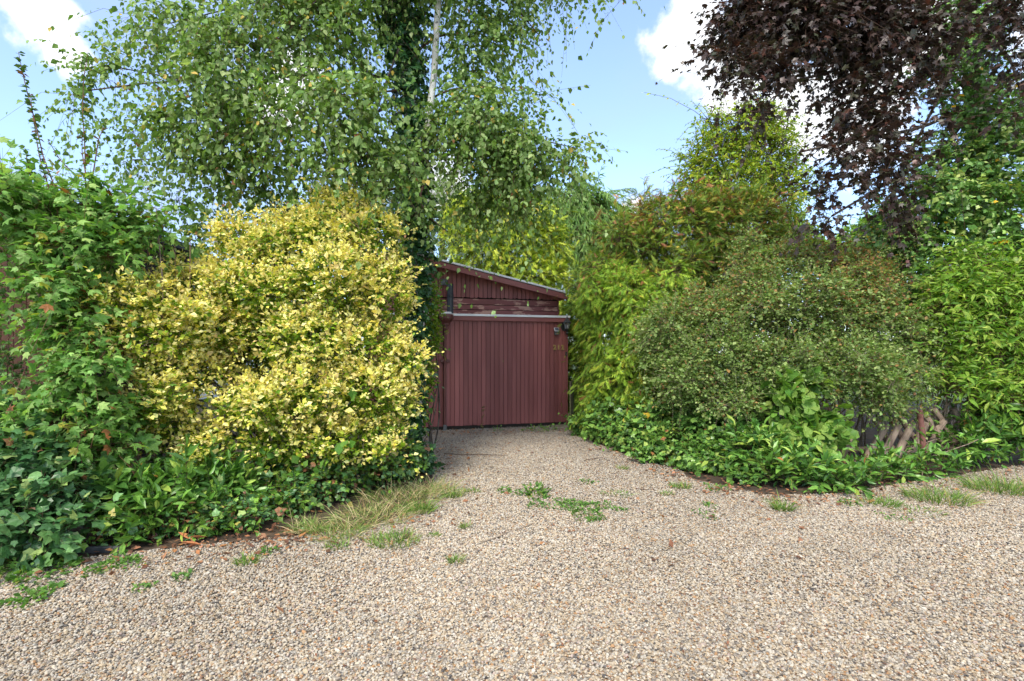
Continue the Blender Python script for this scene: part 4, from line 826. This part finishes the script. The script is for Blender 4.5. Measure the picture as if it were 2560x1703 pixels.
bush(t, B, 700, 8, .038, T_GOLD, 'gold', GREEN((lin(130, 158, 40), 3), (lin(160, 182, 60), 2), (lin(95, 130, 40), 3)), L=.12, seed=49, shell=.5, twig_r=.002)

# ------------------------------------------------------------------ big yellow shrub
t = plant('golden_shrub', 'large rounded shrub covered in pale yellow leaves left of the garage', 'shrub', 700, 1000, 6.3)
B = [blob(720, 800, 6.3, 230, 210, .9), blob(880, 560, 6.1, 80, 60, .5), blob(950, 600, 6.0, 60, 70, .45), blob(800, 600, 6.0, 100, 70, .55), blob(705, 625, 6.0, 85, 65, .5), blob(620, 660, 5.9, 80, 60, .5), blob(840, 700, 5.7, 120, 90, .6), blob(970, 740, 5.85, 65, 100, .45), blob(660, 740, 5.7, 130, 80, .6), blob(505, 725, 5.75, 85, 60, .5),
     blob(430, 750, 5.5, 90, 60, .45), blob(350, 765, 5.0, 90, 62, .4), blob(290, 785, 4.85, 62, 50, .3), blob(370, 840, 4.95, 115, 58, .4), blob(540, 830, 5.5, 110, 60, .45), blob(780, 850, 5.5, 120, 80, .5), blob(930, 870, 5.7, 90, 80, .5), blob(490, 940, 5.35, 90, 60, .4), blob(415, 930, 5.1, 85, 55, .35), blob(410, 1010, 5.1, 70, 55, .35), blob(640, 1010, 5.3, 130, 70, .5), blob(790, 990, 5.35, 120, 80, .5), blob(920, 990, 5.5, 110, 90, .5), blob(992, 1000, 5.75, 56, 70, .4),
     blob(450, 1060, 5.25, 90, 60, .4), blob(570, 1100, 5.2, 100, 55, .4), blob(700, 1110, 5.2, 100, 45, .35), blob(850, 1100, 5.3, 130, 55, .4), blob(950, 1080, 5.5, 66, 50, .35), blob(860, 505, 6.15, 60, 26, .25, .7), blob(565, 625, 5.95, 36, 32, .3, .7), blob(690, 570, 6.0, 60, 30, .25, .7)]
stems(t, P(740, 0, 6.3) * (1, 1, 0), [b[0] + np.array([0, .1, .1]) for b in B for _ in range(2)], .018, 'bark', 17, .3, 'stem')
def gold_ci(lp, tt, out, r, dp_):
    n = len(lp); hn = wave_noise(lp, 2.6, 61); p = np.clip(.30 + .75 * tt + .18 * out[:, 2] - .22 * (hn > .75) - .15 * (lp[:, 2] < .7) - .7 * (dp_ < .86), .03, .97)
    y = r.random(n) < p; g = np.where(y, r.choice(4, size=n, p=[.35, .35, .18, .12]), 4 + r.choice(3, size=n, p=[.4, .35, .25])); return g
B = lumps(B, 46, .12, .26, 510)
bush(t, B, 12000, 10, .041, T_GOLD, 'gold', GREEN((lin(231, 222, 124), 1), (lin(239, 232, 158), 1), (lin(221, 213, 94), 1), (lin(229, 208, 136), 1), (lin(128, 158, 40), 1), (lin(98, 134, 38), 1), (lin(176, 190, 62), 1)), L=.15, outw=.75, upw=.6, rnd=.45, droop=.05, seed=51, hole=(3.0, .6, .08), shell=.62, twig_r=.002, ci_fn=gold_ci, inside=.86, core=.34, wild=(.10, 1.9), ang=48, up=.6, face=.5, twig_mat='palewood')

# ------------------------------------------------------------------ field maple on the left
t = plant('field_maple', 'field maple thicket with lobed green leaves along the left edge', 'shrub', 250, 1000, 4.9)
B = [blob(120, 540, 4.8, 110, 70, .4), blob(230, 510, 5.0, 90, 60, .35), blob(310, 580, 5.1, 75, 60, .35), blob(210, 620, 4.8, 110, 80, .4), blob(120, 600, 4.75, 70, 40, .3), blob(300, 650, 5.15, 55, 45, .3), blob(165, 740, 4.7, 75, 80, .35), blob(185, 850, 4.6, 75, 80, .35), blob(205, 960, 4.5, 85, 70, .3), blob(285, 1060, 4.6, 55, 50, .28),
     blob(-90, 540, 4.9, 110, 80, .4), blob(20, 520, 4.9, 70, 50, .3), blob(130, 1060, 4.3, 90, 60, .3), blob(250, 1110, 4.4, 80, 55, .3), blob(400, 580, 5.3, 50, 45, .25, .6), blob(390, 520, 5.3, 35, 30, .2, .5)]
stems(t, P(270, 0, 5.0) * (1, 1, 0), [b[0] for b in B], .016, 'palewood', 18, .4, 'stem')
trk = np.array([P(304, 1180, 5.0), P(306, 1020, 5.0), P(300, 930, 5.0), P(306, 820, 5.05), P(320, 700, 5.1)]); trk[0][2] = 0
wood_part(t, 'trunk', trk[None], np.array([[.035, .03, .027, .024, .02]]), 10, M['palewood'], False)
B = lumps(B, 26, .12, .24, 520)
bush(t, B, 1900, 6, .074, T_FIELD, 'leaf', GREEN((lin(114, 156, 78), 4), (lin(138, 176, 96), 3), (lin(92, 134, 62), 4), (lin(160, 190, 110), 1.5), (lin(150, 150, 60), .3), (lin(165, 110, 70), .15)), L=.26, outw=.8, upw=.3, rnd=.45, droop=.25, seed=52, hole=(2.6, .75, .12), shell=.45, twig_r=.0025, singles=300, ang=60, hang=.3, up=.65, face=.5, twig_mat='redtwig')
# tall whippy shoots above it
r = np.random.default_rng(9)
def shoot(root, pts, n, size, pal, mat='leaf', seed=1, tm=T_SMALL, r0=.006):
    r = np.random.default_rng(seed); pts = np.array(pts); m = 12; u = np.linspace(0, len(pts) - 1, m); path = np.stack([np.interp(u, np.arange(len(pts)), pts[:, k]) for k in range(3)], 1)
    wood_part(root, 'stem', path[None], (r0 * np.linspace(1, .35, m))[None], 6, M['redtwig'], False)
    tt = np.sort(r.uniform(.12, 1, n)); lp = np.stack([np.interp(tt * (len(pts) - 1), np.arange(len(pts)), pts[:, k]) for k in range(3)], 1)
    D = r.normal(0, 1, (n, 3)) * (1, 1, .4) + (0, 0, .15); add_leaves(root, lp, D, r.normal(0, .5, (n, 3)) + (0, 0, .8), size * r.uniform(.6, 1.2, n), pick(pal, n, r), [c for c, _ in pal], tm, M[mat], 60, 'foliage', 'leaf', seed)
SP = GREEN((lin(70, 100, 52), 3), (lin(92, 120, 66), 2), (lin(110, 78, 60), .8))
for i, pts in enumerate([[P(150, 500, 4.9), P(110, 400, 4.9), P(82, 280, 4.9), P(60, 200, 4.9), P(46, 130, 4.9)], [P(125, 480, 5.0), P(98, 390, 5.0), P(84, 300, 5.0), P(76, 240, 5.0)], [P(214, 470, 5.0), P(212, 360, 5.0), P(206, 280, 5.0), P(210, 190, 5.0), P(220, 130, 5.0)],
                         [P(232, 440, 5.0), P(246, 350, 5.0), P(268, 298, 5.0)], [P(80, 460, 4.9), P(70, 410, 4.9), P(62, 370, 4.9)], [P(190, 440, 5.05), P(150, 400, 5.05), P(120, 350, 5.05)], [P(215, 440, 4.9), P(205, 380, 4.9), P(206, 330, 4.9)]]):
    shoot(t, pts, [90, 40, 60, 14, 26, 14, 16][i], .052, SP, seed=200 + i)
# feathery grass behind the hut roof
t = plant('feathery_grass', 'pale feathery grass plume rising over the hut roof at the left edge', 'grass', 20, 700, 6.6)
t.location.y = 8.8; t.location.x = P(20, 0, 8.8)[0]
gp = np.stack([r.uniform(P(-160, 0, 8.8)[0], P(66, 0, 8.8)[0], 1500), r.uniform(8.6, 9.2, 1500), np.full(1500, 2.3)], 1)
gd = nrm(np.stack([r.normal(.12, .22, 1500), r.normal(-.05, .2, 1500), np.ones(1500)], 1))
gl_ = r.uniform(1.5, 2.5, 1500)
paths = twig_set(gp, gd, gl_, r.uniform(.05, .18, 1500), r, 5)
v, qd = tube_arrays(paths, .005 * np.linspace(1, .4, 5)[None] * np.ones((1500, 1)), 3)
o = link('blades', raw_mesh('blades', v - np.array(t.location), [qd], np.repeat(np.array([lin(150, 160, 100), lin(185, 185, 130), lin(120, 140, 80)])[r.integers(0, 3, 1500)], 15, axis=0)), M['grass'], t); o['kind'] = 'stuff'
link('stump', MB().lathe([(.5, 0), (.45, 1.2), (.3, 2.4)], 12).mesh('stump'), M['twig'], t)
# slender pale shrub twigs in front of the hut
t = plant('bramble', 'thin arching bramble stems climbing the wire fence at the far left', 'bramble', 60, 1000, 5.0)
B = [blob(20, 930, 5.0, 70, 60, .2), blob(60, 1000, 4.9, 80, 60, .25), blob(10, 860, 5.0, 50, 40, .2, .6), blob(80, 760, 5.1, 40, 60, .2, .5), blob(-40, 760, 5, 50, 90, .2), blob(10, 730, 5.1, 40, 40, .2, .4)]
stems(t, P(40, 0, 5.0) * (1, 1, 0), [b[0] + np.array([dx, 0, .1]) for b in B for dx in (-.1, .15)], .006, 'redtwig', 19, .3, 'stem')
bush(t, B, 220, 6, .044, T_SMALL, 'leaf', GREEN((lin(92, 128, 70), 3), (lin(120, 150, 95), 3), (lin(70, 105, 55), 2)), L=.22, seed=53, shell=.3, twig_r=.002, twig_mat='palewood', singles=80)
# ------------------------------------------------------------------ low planting
IVY_L = GREEN((lin(82, 124, 72), 4), (lin(106, 146, 88), 3), (lin(62, 100, 58), 4), (lin(146, 168, 100), 1), (lin(140, 100, 70), .06))
IVY_R = GREEN((lin(94, 134, 58), 4), (lin(118, 156, 70), 3), (lin(72, 110, 50), 3), (lin(152, 174, 84), 1), (lin(205, 175, 60), .08), (lin(150, 100, 68), .08))
LAU = GREEN((lin(88, 130, 52), 4), (lin(112, 154, 66), 3), (lin(66, 106, 46), 3), (lin(154, 178, 80), 1), (lin(176, 120, 64), .05))
t = plant('ivy_carpet', 'large leaved ivy tumbling onto the gravel in the lower left corner', 'ivy', 60, 1000, 4.0)
B = [blob(60, 1150, 4.05, 110, 70, .3), blob(30, 1270, 3.75, 120, 60, .28), blob(120, 1330, 3.7, 80, 45, .22), blob(60, 1390, 3.6, 90, 30, .16), blob(-100, 1260, 3.8, 120, 80, .3), blob(150, 1230, 4.0, 80, 50, .25), blob(20, 1060, 4.3, 80, 70, .25, .8), blob(-80, 1130, 4.1, 90, 90, .3)]
stems(t, P(60, 0, 4.2) * (1, 1, 0), [b[0] for b in B], .007, 'bark', 21, .25)
bush(t, B, 1200, 4, .076, T_IVY, 'gloss', IVY_L, L=.16, outw=.8, upw=.3, droop=.2, seed=61, shell=.6, twig_r=.0025, singles=300, ang=60, hang=.2, up=.7, face=.6, inside=.9)
t = plant('cherry_laurel', 'low cherry laurel with long glossy leaves below the left side of the yellow shrub', 'shrub', 400, 1000, 4.6)
B = [blob(290, 1250, 4.3, 90, 50, .3), blob(420, 1240, 4.5, 110, 50, .3), blob(560, 1230, 4.75, 100, 45, .3), blob(360, 1300, 4.2, 110, 30, .2), blob(520, 1285, 4.45, 90, 35, .25)]
stems(t, P(420, 0, 4.6) * (1, 1, 0), [b[0] + np.array([dx, 0, .12]) for b in B for dx in (-.12, .1)], .008, 'palewood', 22, .3)
bush(t, B, 300, 9, .112, T_LAUREL, 'gloss', LAU, L=.24, outw=.6, upw=.7, droop=.15, seed=62, shell=.35, twig_r=.003, singles=300, ang=45, hang=.05, up=.6, face=.4)
t = plant('ground_ivy', 'mixed small leaved ivy and herbs spilling between laurel and dry grass', 'ivy', 640, 1000, 4.8)
B = [blob(480, 1310, 4.25, 110, 28, .18), blob(600, 1290, 4.4, 110, 35, .2), blob(680, 1250, 4.8, 110, 45, .25), blob(780, 1200, 5.2, 120, 50, .3), blob(880, 1170, 5.6, 110, 50, .3), blob(640, 1320, 4.4, 60, 20, .15), blob(240, 1330, 3.95, 60, 25, .15), blob(980, 1140, 6.0, 90, 50, .3), blob(350, 1345, 4.1, 80, 20, .14), blob(700, 1170, 5.5, 140, 60, .3), blob(500, 1180, 5.0, 160, 50, .3)]
stems(t, P(640, 0, 4.9) * (1, 1, 0), [b[0] for b in B], .005, 'redtwig', 23, .4)
bush(t, B, 2100, 5, .047, T_IVY, 'gloss', IVY_L + GREEN((lin(118, 156, 62), 6), (lin(96, 136, 50), 5), (lin(140, 100, 70), 1.0), (lin(168, 160, 84), .8)), L=.14, outw=.7, upw=.4, droop=.2, seed=63, shell=.5, twig_r=.002, singles=300, ang=60, hang=.15, up=.8, face=.5, inside=.88, twig_mat='redtwig')
t = plant('corner_ivy', 'dark ivy clump at the drive edge below the birch trunk', 'ivy', 1040, 1000, 6.6)
B = [blob(1010, 1130, 6.5, 60, 40, .3), blob(1050, 1160, 6.5, 40, 26, .25), blob(980, 1170, 6.2, 70, 35, .3)]
stems(t, P(1040, 0, 6.7) * (1, 1, 0), [b[0] for b in B], .006, 'bark', 24, .15)
bush(t, B, 520, 5, .06, T_IVY, 'gloss', GREEN((lin(60, 98, 56), 3), (lin(80, 120, 72), 3), (lin(50, 84, 48), 2)), L=.14, seed=64, shell=.5, singles=120, up=.7, face=.6, hang=.2)
t = plant('ivy_bank', 'bank of bright small leaved ivy along the right side of the drive', 'ivy', 1640, 1000, 7.8)
B = [blob(1470, 1060, 9.3, 45, 28, .35), blob(1530, 1075, 8.6, 60, 45, .4), blob(1600, 1090, 7.9, 80, 60, .45), blob(1690, 1120, 7.2, 100, 60, .5), blob(1680, 1050, 7.8, 130, 55, .5), blob(1790, 1150, 6.6, 100, 55, .45), blob(1800, 1070, 7.2, 110, 60, .5), blob(1590, 1030, 8.7, 110, 40, .4), blob(1870, 1200, 6.0, 80, 35, .3), blob(1760, 1195, 6.35, 80, 25, .25), blob(1630, 1150, 7.1, 60, 25, .25)]
stems(t, P(1660, 0, 8.0) * (1, 1, 0), [b[0] for b in B], .007, 'bark', 25, .4)
bush(t, B, 2600, 5, .06, T_IVY, 'gloss', IVY_R, L=.14, outw=.8, upw=.25, droop=.2, seed=65, shell=.68, twig_r=.002, singles=300, ang=60, hang=.25, up=.6, face=.75, inside=.92)
t = plant('laurel_hedge', 'low spreading laurel with glossy pointed leaves in front of the pole fence', 'shrub', 2150, 1000, 6.4)
B = [blob(1890, 1130, 6.2, 80, 55, .35), blob(1960, 1180, 5.85, 90, 45, .3), blob(2060, 1200, 5.75, 90, 34, .3), blob(2160, 1204, 5.9, 80, 26, .25), blob(2240, 1190, 6.1, 90, 25, .25, 1.3), blob(2350, 1172, 6.35, 80, 24, .25), blob(2430, 1105, 6.8, 90, 45, .35), blob(2530, 1090, 7.0, 90, 50, .35), blob(2620, 1070, 7.1, 90, 60, .35), blob(2020, 1130, 6.3, 70, 45, .3), blob(2120, 1215, 5.6, 70, 22, .2), blob(2480, 1050, 7.0, 80, 40, .3)]
stems(t, P(2150, 0, 6.5) * (1, 1, 0), [b[0] + np.array([0, 0, .1]) for b in B], .008, 'palewood', 26, .5)
bush(t, B, 760, 9, .105, T_LAUREL, 'gloss', LAU, L=.26, outw=.6, upw=.65, droop=.15, seed=66, shell=.35, twig_r=.003, singles=300, ang=48, hang=.05, up=.6, face=.4)
t = plant('wild_vine', 'wild vine with broad pale round leaves scrambling below the grey green shrub', 'vine', 2000, 1000, 6.7)
B = [blob(1960, 1010, 6.6, 60, 60, .25), blob(2030, 1060, 6.55, 80, 40, .2), blob(2070, 1085, 6.5, 60, 40, .2), blob(2000, 960, 6.6, 50, 40, .2), blob(1990, 1100, 6.3, 80, 45, .2)]
stems(t, P(2020, 0, 6.8) * (1, 1, 0), [b[0] for b in B], .005, 'palewood', 27, .3)
bush(t, B, 230, 4, .098, T_ROUND, 'leaf', GREEN((lin(140, 168, 84), 3), (lin(116, 152, 66), 3), (lin(96, 138, 58), 2)), L=.2, seed=67, shell=.4, singles=300, up=.5, face=.8, hang=.2)
t = plant('stray_vine', 'few broad green leaves poking out of the middle of the yellow shrub', 'vine', 760, 1000, 5.5)
r = np.random.default_rng(77)
sp_ = [(640, 985), (655, 1000), (625, 1000), (650, 1020), (880, 970), (890, 985), (790, 1165), (810, 1150), (770, 1150), (745, 1160), (650, 1120), (665, 1135), (720, 1195), (705, 1200), (870, 1100), (850, 1110), (890, 1105), (835, 1120)]
lp = np.array([P(a, b, 5.02 if b < 1060 else 4.95) for a, b in sp_]); n = len(lp)
stems(t, P(760, 0, 5.5) * (1, 1, 0), list(lp[::3]), .004, 'palewood', 28, .2)
add_leaves(t, lp, r.normal(0, .6, (n, 3)) + (0, -.2, -.4), r.normal(0, .3, (n, 3)) + (0, -.7, .7), r.uniform(.075, .11, n), r.integers(0, 2, n), [lin(84, 128, 52), lin(108, 150, 66)], T_PALE, M['leaf'], 18, 'foliage', 'leaf', 7)

# ------------------------------------------------------------------ grass, weeds, litter on the gravel
def blades_mesh(name, n, rad, h, pal, seed, spread=.5, dry=0.0, w=.0035, ry=None):
    r = np.random.default_rng(seed); a = r.uniform(0, 6.283, n); q = rad * np.sqrt(r.random(n)); ry = ry or rad
    base = np.stack([np.cos(a) * q, np.sin(a) * q * ry / rad, np.zeros(n)], 1)
    out = np.stack([np.cos(a), np.sin(a), np.zeros(n)], 1) * (q / rad)[:, None]
    d = nrm(out * spread + r.normal(0, .28 if name == 'grass_tuft' else .62, (n, 3)) * (1, 1, 0) + (0, 0, 1.0)); L = h * r.uniform(.5, 1.25, n); bend = r.uniform(.2, .9, n); L = L * np.where(r.random(n) < .12, 1.5, 1.0)
    m = 4; tt = np.linspace(0, 1, m)[None, :, None]; hz = nrm(d * (1, 1, 0) + 1e-4)
    path = base[:, None] + d[:, None] * L[:, None, None] * tt + (hz[:, None] * .5 - np.array([0, 0, .6])) * (bend * L)[:, None, None] * tt * tt
    path[..., 2] = np.maximum(path[..., 2], .006)
    side = nrm(np.cross(d, (0, 0, 1.0)) + r.normal(0, .3, (n, 3)))[:, None] * (w * np.array([1, .9, .6, .06]))[None, :, None] * r.uniform(.7, 1.3, n)[:, None, None]
    v = np.stack([path - side, path + side], 2).reshape(-1, 3); idx = np.arange(n * m * 2).reshape(n, m, 2)
    f = np.stack([idx[:, :-1, 0], idx[:, :-1, 1], idx[:, 1:, 1], idx[:, 1:, 0]], -1).reshape(-1, 4)
    col = np.array([c for c, _ in pal])[pick(pal, n, r)] * r.uniform(.8, 1.2, (n, 1)); return raw_mesh(name, v, [f], np.repeat(col, m * 2, axis=0))
GP = GREEN((lin(104, 136, 60), 4), (lin(128, 156, 72), 3), (lin(84, 116, 52), 3), (lin(176, 160, 104), 1)); DP = GREEN((lin(200, 182, 140), 4), (lin(176, 154, 108), 2), (lin(118, 146, 72), 8), (lin(206, 190, 150), 1.5))
GRP = 'grass tufts growing in the gravel'
def tuft(px, py, wpx, hpx, n, label, pal=GP, seed=1, dry=False, name='grass_tuft', spread=.5, flat=.55):
    g = G(px, py); k = g[1] / F; me = blades_mesh(name, n, wpx / 2 * k, hpx * k * 1.15, pal, seed, spread, ry=wpx / 2 * k * flat * 1.6, w=.0032 if not dry else .0022)
    o = link(name, me, M['grass'], None, (g[0], g[1], .006)); tag(o, label, 'grass', GRP if name == 'grass_tuft' else 'dry grass beside the yellow shrub'); return o
tuft(617, 1412, 52, 26, 120, 'round grass tuft alone on the gravel below the laurel litter', seed=301)
tuft(985, 1358, 130, 26, 330, 'long green grass patch at the front edge of the dry grass', seed=302, spread=.4)
tuft(842, 1372, 60, 18, 110, 'thin grass tuft on the gravel before the dry grass', seed=303)
tuft(1050, 1282, 70, 30, 260, 'bright green grass cushion beside the dry grass', seed=304)
tuft(1162, 1322, 26, 16, 60, 'small grass tuft in mid drive right of the dry grass', seed=305)
tuft(1085, 1342, 34, 10, 60, 'flat grass scrap between two tufts near the dry grass', seed=306)
tuft(1138, 1408, 36, 22, 60, 'sparse grass tuft nearest the camera in mid gravel', seed=307)
tuft(1702, 1222, 44, 20, 130, 'grass tuft near the ivy bank on the right of the drive', seed=308)
tuft(1668, 1240, 30, 12, 70, 'low grass tuft just in front of the ivy bank tuft', seed=309)
tuft(1958, 1278, 46, 34, 150, 'upright grass tuft standing before the right laurel', seed=310)
tuft(2200, 1262, 90, 22, 200, 'spreading grass patch below the laurel left of the metal post', seed=311)
tuft(2350, 1252, 150, 34, 420, 'broad green grass patch on the gravel below the metal post', seed=312, spread=.6)
tuft(2500, 1228, 150, 42, 480, 'tall grass patch at the right edge under the laurel', seed=313)
tuft(2290, 1282, 120, 12, 160, 'flat grass runner on the gravel in front of the grass patch', seed=314, spread=1.0)
tuft(1555, 1175, 30, 12, 60, 'small grass tuft in the drive near the ivy foot', seed=315)
tuft(1540, 1240, 70, 12, 130, 'faint flat grass patch right of the clover weeds', seed=316, spread=1.0)
tuft(1180, 1232, 44, 14, 90, 'short grass tuft in the drive beyond the dry grass', seed=317)
tuft(1130, 1245, 50, 26, 150, 'greenish grass clump at the right end of the dry grass', seed=318)
DG_ = dict(dry=True, name='dry_grass')
tuft(930, 1300, 190, 46, 620, 'straw coloured dry grass clump spilling over the gravel edge', DP, 321, spread=.7, **DG_)
tuft(1010, 1250, 190, 46, 560, 'straw coloured dry grass clump nearest the birch foot', DP, 322, spread=.7, **DG_)
tuft(850, 1340, 130, 40, 320, 'low mixed green and straw grass in front of the dry clump', GP + DP, 323, spread=.7, **DG_)
tuft(770, 1330, 80, 46, 260, 'upright straw grass clump at the left end of the dry grass', DP + GP, 324, spread=.5, **DG_)
tuft(1090, 1230, 100, 44, 240, 'thin dry grass at the right end by the drive', DP, 325, spread=.7, **DG_)
WP = GREEN((lin(98, 140, 64), 3), (lin(80, 120, 52), 3), (lin(120, 158, 78), 2), (lin(150, 150, 84), .5))
def weed(px, py, wpx, hpx, n, label, size, seed, tm=T_SMALL, pal=WP, up=.9):
    g = G(px, py); k = g[1] / F; r = np.random.default_rng(seed); rx, h = wpx / 2 * k, hpx * k
    a = r.uniform(0, 6.283, n); q = np.sqrt(r.random(n)); lobes = 1 + .35 * np.sin(a * 3 + seed) + .2 * np.sin(a * 5 + 2 * seed)
    lp = np.stack([np.cos(a) * q * rx * lobes, np.sin(a) * q * rx * lobes * 1.3, .008 + h * (1 - q * q) * r.random(n) * lobes.clip(.5, 1)], 1)
    D = np.stack([np.cos(a), np.sin(a), r.uniform(-.1, .7, n)], 1) + r.normal(0, .4, (n, 3)); L = dict(P=lp, D=nrm(D), S=size * r.uniform(.6, 1.3, n), ci=pick(pal, n, r), pal=np.array([c for c, _ in pal]), tmpl=tm, seed=seed)
    N = r.normal(0, .4, (n, 3)) + (0, 0, up); L['X'] = nrm(np.cross(L['D'], N)); L['N'] = np.cross(L['X'], L['D'])
    v, polys, col = leaf_arrays(L, np.arange(n)); v[:, 2] = np.maximum(v[:, 2], .004)
    o = link('weed', raw_mesh('weed', v, polys, col), M['leaf'], None, (g[0], g[1], .006)); tag(o, label, 'weed', 'weeds growing in the gravel')
weed(1335, 1240, 70, 24, 170, 'compact leafy weed clump at the back of the drive weeds', .055, 401, T_ASH)
weed(1460, 1278, 120, 12, 700, 'largest spreading weed mat in the middle of the drive', .024, 402)
weed(1420, 1262, 60, 10, 200, 'small leafy weed behind the spreading weed mat', .024, 403)
weed(1480, 1305, 26, 8, 90, 'weed tongue pointing forward from the spreading mat', .022, 404)
weed(1345, 1266, 50, 8, 140, 'flat weed patch left of the spreading weed mat', .022, 405)
weed(1262, 1232, 36, 12, 60, 'little weed left of the compact leafy clump', .03, 406)
weed(1545, 1278, 22, 6, 50, 'small flat weed right of the spreading weed mat', .022, 407)
weed(1562, 1280, 14, 6, 24, 'tiny weed sprig right of the small flat weed', .02, 408)
weed(1470, 1210, 34, 10, 60, 'dark small weed in the middle of the upper drive', .026, 409)
weed(290, 1415, 100, 12, 300, 'feathery weed patch at the gravel edge below the left laurel', .028, 410)
weed(75, 1435, 190, 34, 520, 'leafy weed clump at the gravel edge in the lower left corner', .05, 411, T_ASH)
weed(80, 1500, 90, 10, 160, 'flat weed on the gravel near the left picture edge', .035, 412)
weed(455, 1448, 36, 8, 60, 'tiny weed alone on the gravel left of the round tuft', .026, 413)
weed(355, 1475, 40, 6, 60, 'tiny flat weed nearest the camera on the left gravel', .024, 414)
weed(670, 1385, 44, 8, 70, 'small weed on the gravel right of the round tuft', .024, 415)
weed(1775, 1268, 30, 6, 50, 'small flat weed before the right ivy bank', .024, 416)
weed(1790, 1225, 50, 10, 80, 'light weed at the foot of the right ivy bank', .028, 417)
weed(2120, 1262, 40, 12, 60, 'small weed at the foot of the right laurel', .03, 418)
weed(1340, 1078, 60, 14, 90, 'row of small weeds at the foot of the garage door', .05, 419, T_ASH)
weed(1375, 1076, 40, 14, 60, 'weed sprigs at the right foot of the garage door', .05, 420, T_ASH)
weed(1245, 1078, 20, 14, 30, 'small weed at the middle foot of the garage door', .05, 421, T_ASH)
weed(1770, 1290, 60, 5, 60, 'faint flat weed on the open gravel before the ivy bank', .022, 422)
weed(2240, 1300, 60, 5, 70, 'low straggling weed on the gravel before the laurel', .022, 423)
# tall thin weed against the door
g = G(1206, 1080); tw = tag(empty('tall_weed', g), 'thin tall weed growing up against the garage boards', 'weed')
shoot(tw, [g, g + (.0, -.02, .2), g + (.02, -.02, .48)], 46, .04, GREEN((lin(120, 120, 70), 1), (lin(96, 104, 56), 1)), seed=430, r0=.004)
# litter and fallen twigs
def litter():
    r = np.random.default_rng(88); segs = []
    for pts, n, wd in [([(230, 1400), (480, 1375), (700, 1352), (760, 1345)], 330, .22), ([(1500, 1115), (1620, 1168), (1760, 1215), (1930, 1250), (2080, 1245)], 420, .18), ([(2100, 1236), (2300, 1205), (2560, 1170)], 330, .28), ([(1040, 1084), (1200, 1084), (1400, 1080)], 170, .16), ([(1110, 1200), (1090, 1150), (1060, 1100)], 120, .25), ([(1240, 1130), (1330, 1110)], 60, .8), ([(1000, 1310), (1110, 1250)], 90, .25), ([(760, 1400), (1300, 1330), (1900, 1300)], 70, .6)]:
        g = np.array([G(*q) for q in pts]); u = r.uniform(0, len(g) - 1, n); p = np.stack([np.interp(u, np.arange(len(g)), g[:, k]) for k in range(3)], 1); p[:, :2] += r.normal(0, wd, (n, 2)); segs.append(p)
    big = np.concatenate(segs); q = r.uniform(-1, 1, 2600); yy = r.uniform(2.2, 10, 2600); sm = np.stack([q * yy * .97, yy, 0 * yy], 1); sm = sm[inside_poly(sm[:, 0], sm[:, 1], POLY) & (wave_noise(sm, 1.3, 71) > -.3)]
    p = np.concatenate([big, sm]); n = len(p); p[:, 2] = .014 + r.random(n) * .012
    pal = [lin(140, 96, 70), lin(120, 80, 58), lin(160, 118, 88), lin(98, 68, 52), lin(150, 104, 66)]
    L = dict(P=p, D=nrm(r.normal(0, 1, (n, 3)) * (1, 1, .18)), S=np.where(np.arange(n) < len(big), r.uniform(.025, .07, n), r.uniform(.008, .026, n)), ci=r.integers(0, 5, n), pal=np.array(pal), tmpl=T_ovate(.26, .45, .12, -.12), seed=5)
    N = r.normal(0, .35, (n, 3)) + (0, 0, 1.0); L['X'] = nrm(np.cross(L['D'], N)); L['N'] = np.cross(L['X'], L['D'])
    v, polys, col = leaf_arrays(L, np.arange(n)); v[:, 2] = np.maximum(v[:, 2], .008)
    o = link('leaf_litter', raw_mesh('leaf_litter', v, polys, col), M['litter']); o['kind'] = 'stuff'; o['label'] = 'scattered brown fallen leaves along the gravel edges'
litter()
for i, (a, b, lab) in enumerate([((1205, 1362), (1330, 1316), 'long pale fallen twig lying in mid gravel'), ((1440, 1332), (1490, 1338), 'short pale fallen twig right of the long one'), ((1110, 1138), (1270, 1142), 'dark fallen twig across the drive before the garage'),
                                 ((1590, 1226), (1640, 1232), 'brown fallen twig near the ivy bank'), ((1000, 1358), (1030, 1340), 'bent fallen twig by the grass patch'), ((1460, 1155), (1500, 1148), 'small fallen twig in the upper drive')]):
    ga, gb = G(*a), G(*b); t_ = np.linspace(0, 1, 7)[:, None]; path = (gb - ga) * t_; path[1:-1, :2] += np.random.default_rng(i).normal(0, .018, (5, 2)); path[:, 2] = .02
    tag(link('fallen_twig', MB().tube(path, np.linspace(1, .5, 7) * .006, 6).mesh('fallen_twig'), M['palewood' if i < 2 else 'twig'], None, ga), lab, 'twig', 'fallen twigs on the gravel')
# loose curled dead leaves large enough to pick out
for i, (px_, py_, s, lab) in enumerate([(505, 1372, .15, 'long orange dead laurel leaf at the gravel edge, right one'), (480, 1360, .16, 'long orange dead laurel leaf at the gravel edge, left one'), (2212, 1190, .16, 'curled orange dead leaf caught in the right laurel'), (632, 1412, .05, 'brown dead leaf beside the round grass tuft'), (520, 1352, .13, 'reddish dead laurel leaf lying behind the two long ones')]):
    g = G(px_, py_); tv, tf = T_lance(.2, .10, -.15); me = bpy.data.meshes.new('fallen_leaf'); me.from_pydata([tuple(x * s) for x in tv], [], tf); me.update()
    at = me.attributes.new('col', 'FLOAT_COLOR', 'POINT'); at.data.foreach_set('color', np.tile([*lin(172, 112, 74), 1], len(tv)).astype(np.float32))
    z = .03 if i != 2 else .18
    o = link('fallen_leaf', me, M['litter'], None, (g[0], g[1] - (0 if i != 2 else .1), z)); o.rotation_euler = ((.1, .15, (1.9, 1.2, .3, .5, 2.4)[i]) if i != 2 else (1.0, .2, -.5)); tag(o, lab, 'leaf', 'large fallen leaves')
NL = flush_leaves()
